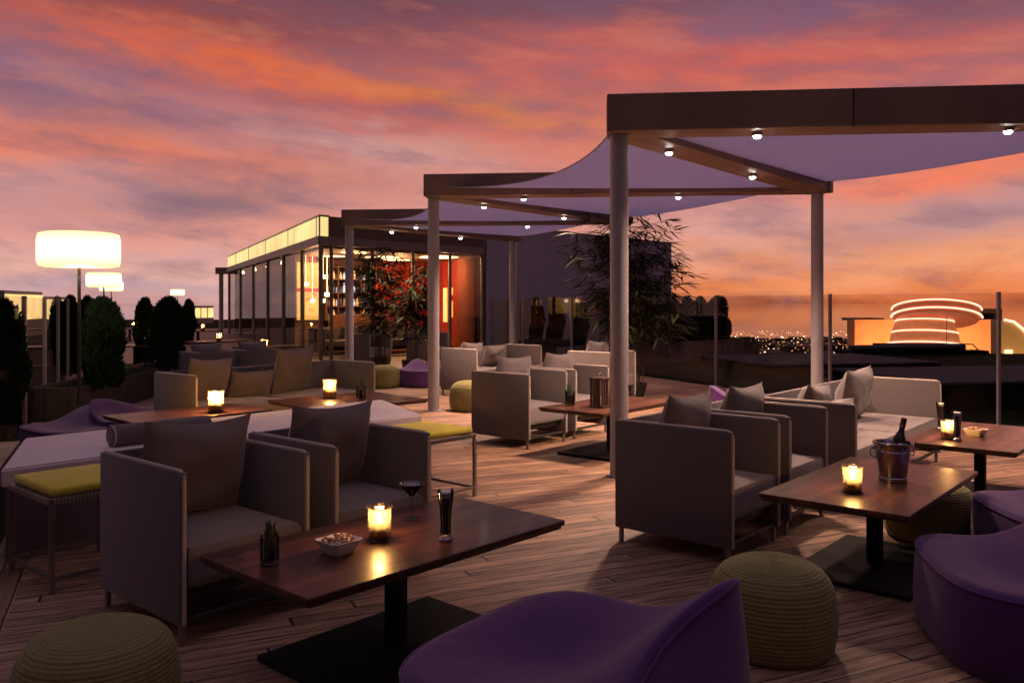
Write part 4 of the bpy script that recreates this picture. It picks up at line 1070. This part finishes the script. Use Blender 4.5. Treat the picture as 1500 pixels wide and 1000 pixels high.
def rotunda():
    D0 = 150; p = P(1364, D0, 0); k = D0/F
    t = thing('ringed_tower', 'round tower wrapped in glowing white rings beyond the right fence', 'tower', (p.x,p.y,-40))
    t.rotation_euler.z = -math.atan2(p.x, p.y)
    zz = lambda y: (HY-y)*k+EYE+40
    m_body = emit('tower_lit_glass', srgb(224,140,90), .50, var=.9); m_head = emit('tower_head_glass', srgb(196,110,72), .36, var=.9)
    m_ring = emit('ring_light', (1,.62,.44,1), 2.2)
    tilt = R(15)
    # lower flared drum
    cx_ = (1355-1364)*k
    bm = BM(); lathe(bm, [(0,0), (9,0), (6.1,zz(520)), (5.5,zz(490)), (4.5,zz(466)), (0,zz(466))], 48, (cx_,0,0)); body = mk('lower_drum', bm, m_body, t)
    M = Matrix.Translation(((1370-1364)*k,-.6,zz(462))) @ Matrix.Rotation(-tilt,4,'X')
    bm = BM(); lathe(bm, [(0,-.9), (6.6,-.9), (7.0,-.3), (7.0,1.0), (6.4,1.35), (0,1.5)], 56, M=M); head = mk('upper_drum', bm, m_head, t)
    def ring(r, c, ang, par, tr=.15):
        bm = BM(); Mx = Matrix.Translation(c) @ Matrix.Rotation(-ang,4,'X')
        pts = [Mx @ Vector((r*math.cos(a), r*math.sin(a), 0)) for a in [math.pi*1.0+math.pi*i/40 for i in range(41)]]
        tube(bm, pts, tr, 6); mk('ring_light', bm, m_ring, par)
    ring(7.15, M @ Vector((0,0,1.05)), tilt, head); ring(7.2, M @ Vector((0,0,-.35)), tilt, head, .17)
    ring(4.7, Vector((cx_,0,zz(471))), R(8), body); ring(5.35, Vector((cx_,0,zz(488))), R(8), body); ring(6.05, Vector((cx_,0,zz(505))), R(8), body)
    # mullions of the drum
    bm = BM()
    for i in range(34):
        a = math.pi+math.pi*i/33; tube(bm, [(cx_+6.25*math.cos(a),6.25*math.sin(a),zz(518)), (cx_+4.55*math.cos(a),4.55*math.sin(a),zz(468))], .05, 4)
    mk('ribs', bm, simple('tower_rib', (.5,.3,.2,1), .4), body)
    # floodlit building beside it
    q = P(1330, 175, -40); b = thing('floodlit_building', 'orange floodlit block around the ringed tower', 'building', q)
    k2 = 175/F; z2 = lambda y: (HY-y)*k2+EYE+40
    m_or = simple('orange_stone', (.50,.29,.16,1), .8, var=.25, vscale=.3)
    bm = BM(); box(bm, -78*k2, 125*k2, 0, 4, 0, z2(468)); mk('wall', bm, m_or, b, smooth=False)
    bm = BM(); box(bm, 98*k2, 142*k2, 1, 4.5, z2(470)-3, z2(452)); mk('roof_storey', bm, m_pot, b, smooth=False)
    bm = BM(); box(bm, 10-75*k2-10, 16-75*k2-10, 1, 8, z2(469.9), z2(466)); mk('roof_parapet', bm, m_pot, b, smooth=False)
    s = P(1490, 120, -40); e = thing('curved_hall', 'pale floodlit curved hall at the right edge with a glowing rim', 'building', s)
    k3 = 120/F; z3 = lambda y: (HY-y)*k3+EYE+40
    prof = [(-20*k3, z3(469)), (-6*k3, z3(472)), (8*k3, z3(483)), (22*k3, z3(500)), (40*k3, z3(530))]
    bm = BM(); poly = [(-26*k3, 0), (60*k3, 0), (60*k3, z3(560))]+[(x, z) for x, z in prof[::-1]]+[(-26*k3, z3(469))]
    f0 = [bm.verts.new((x, 0, z)) for x, z in poly]; f1 = [bm.verts.new((x, 2.2, z)) for x, z in poly]
    bm.faces.new(f0); bm.faces.new(f1[::-1])
    for i in range(len(poly)): bm.faces.new((f0[i], f0[(i+1) % len(poly)], f1[(i+1) % len(poly)], f1[i]))
    mk('wall', bm, simple('hall_stone', (.62,.48,.26,1), .8), e, smooth=False)
    bm = BM(); tube(bm, [(x, -.2, z+.1) for x, z in prof], .18, 6); mk('rim_light', bm, m_ring, e)
    bm = BM(); 
    for dx in (-16, -10): box(bm, dx*k3-.25, dx*k3+.25, -.15, -.02, z3(528), z3(512))
    mk('window', bm, emit('hall_window', (1,.7,.35,1), 2.5), e, smooth=False)
    # floodlights at the foot of the two blocks
    def flood(loc, tgt, e_, col, ang=95):
        o = light('floodlight', 'SPOT', loc, e_, col, None, spot_size=R(ang), spot_blend=1, shadow_soft_size=.5)
        o.rotation_euler = (Vector(tgt)-Vector(loc)).to_track_quat('-Z','Y').to_euler()
    for px in (1285, 1335, 1385, 1435): a = P(px, 160, -22); flood(a, P(px, 175, -6), 60000, (1,.40,.14))
    a = P(1512, 112, -14); flood(a, P(1500, 120, -5), 7000, (1,.55,.18), 110)
rotunda()
def lit_house(label, px0, px1, d, ytop, ybot, dd, n):
    p = P(px0, d, 0); q = P(px1, d+dd, 0); k = d/F; zt = (HY-ytop)*k+EYE
    t = thing('lit_building', label, 'building', p, math.atan2(q.y-p.y, q.x-p.x), 'lit buildings beyond the left trees'); ln = (q-p).length
    bm = BM(); box(bm, 0, ln, 0, 4, -.11, zt); mk('wall', bm, m_band, t, smooth=False)
    w = ln/n
    for i in range(n):
        bm = BM(); box(bm, i*w+.08, (i+1)*w-.08, -.05, -.003, max(.3, (HY-ybot)*k+EYE), zt-.15); mk('window', bm, emit('lit_window', srgb(255,220,140), 1.15, var=.9), t, smooth=False)
lit_house('low lit pavilion glowing yellow behind the left glass', 6, 62, 34, 425, 470, 6, 5)
lit_house('far lit pavilion behind the big lamp pole', 60, 112, 44, 434, 468, 8, 6)
lit_house('small lit pavilion left of the far pergola post', 284, 313, 60, 448, 466, 2, 3)
# ------------------------------------------------------------------ faint last light of the sun, low at the right behind the clouds
sl = light('sun', 'SUN', (20,30,40), .12, (1,.55,.40), angle=R(20)); sl.rotation_euler = (R(80), 0, R(-218+0))
sl.rotation_euler = Vector((-.62,-.74,-.22)).to_track_quat('-Z','Y').to_euler()

# ------------------------------------------------------------------ render settings
sc.view_settings.view_transform = 'Standard'; sc.view_settings.look = 'None'; sc.view_settings.exposure = 0; sc.view_settings.gamma = 1
cy = sc.cycles
try:
    cy.use_denoising = True; cy.denoiser = 'OPENIMAGEDENOISE'
except Exception: pass
cy.max_bounces = 8; cy.diffuse_bounces = 3; cy.glossy_bounces = 3; cy.transmission_bounces = 6; cy.transparent_max_bounces = 16
cy.caustics_reflective = False; cy.caustics_refractive = False; cy.sample_clamp_indirect = 3
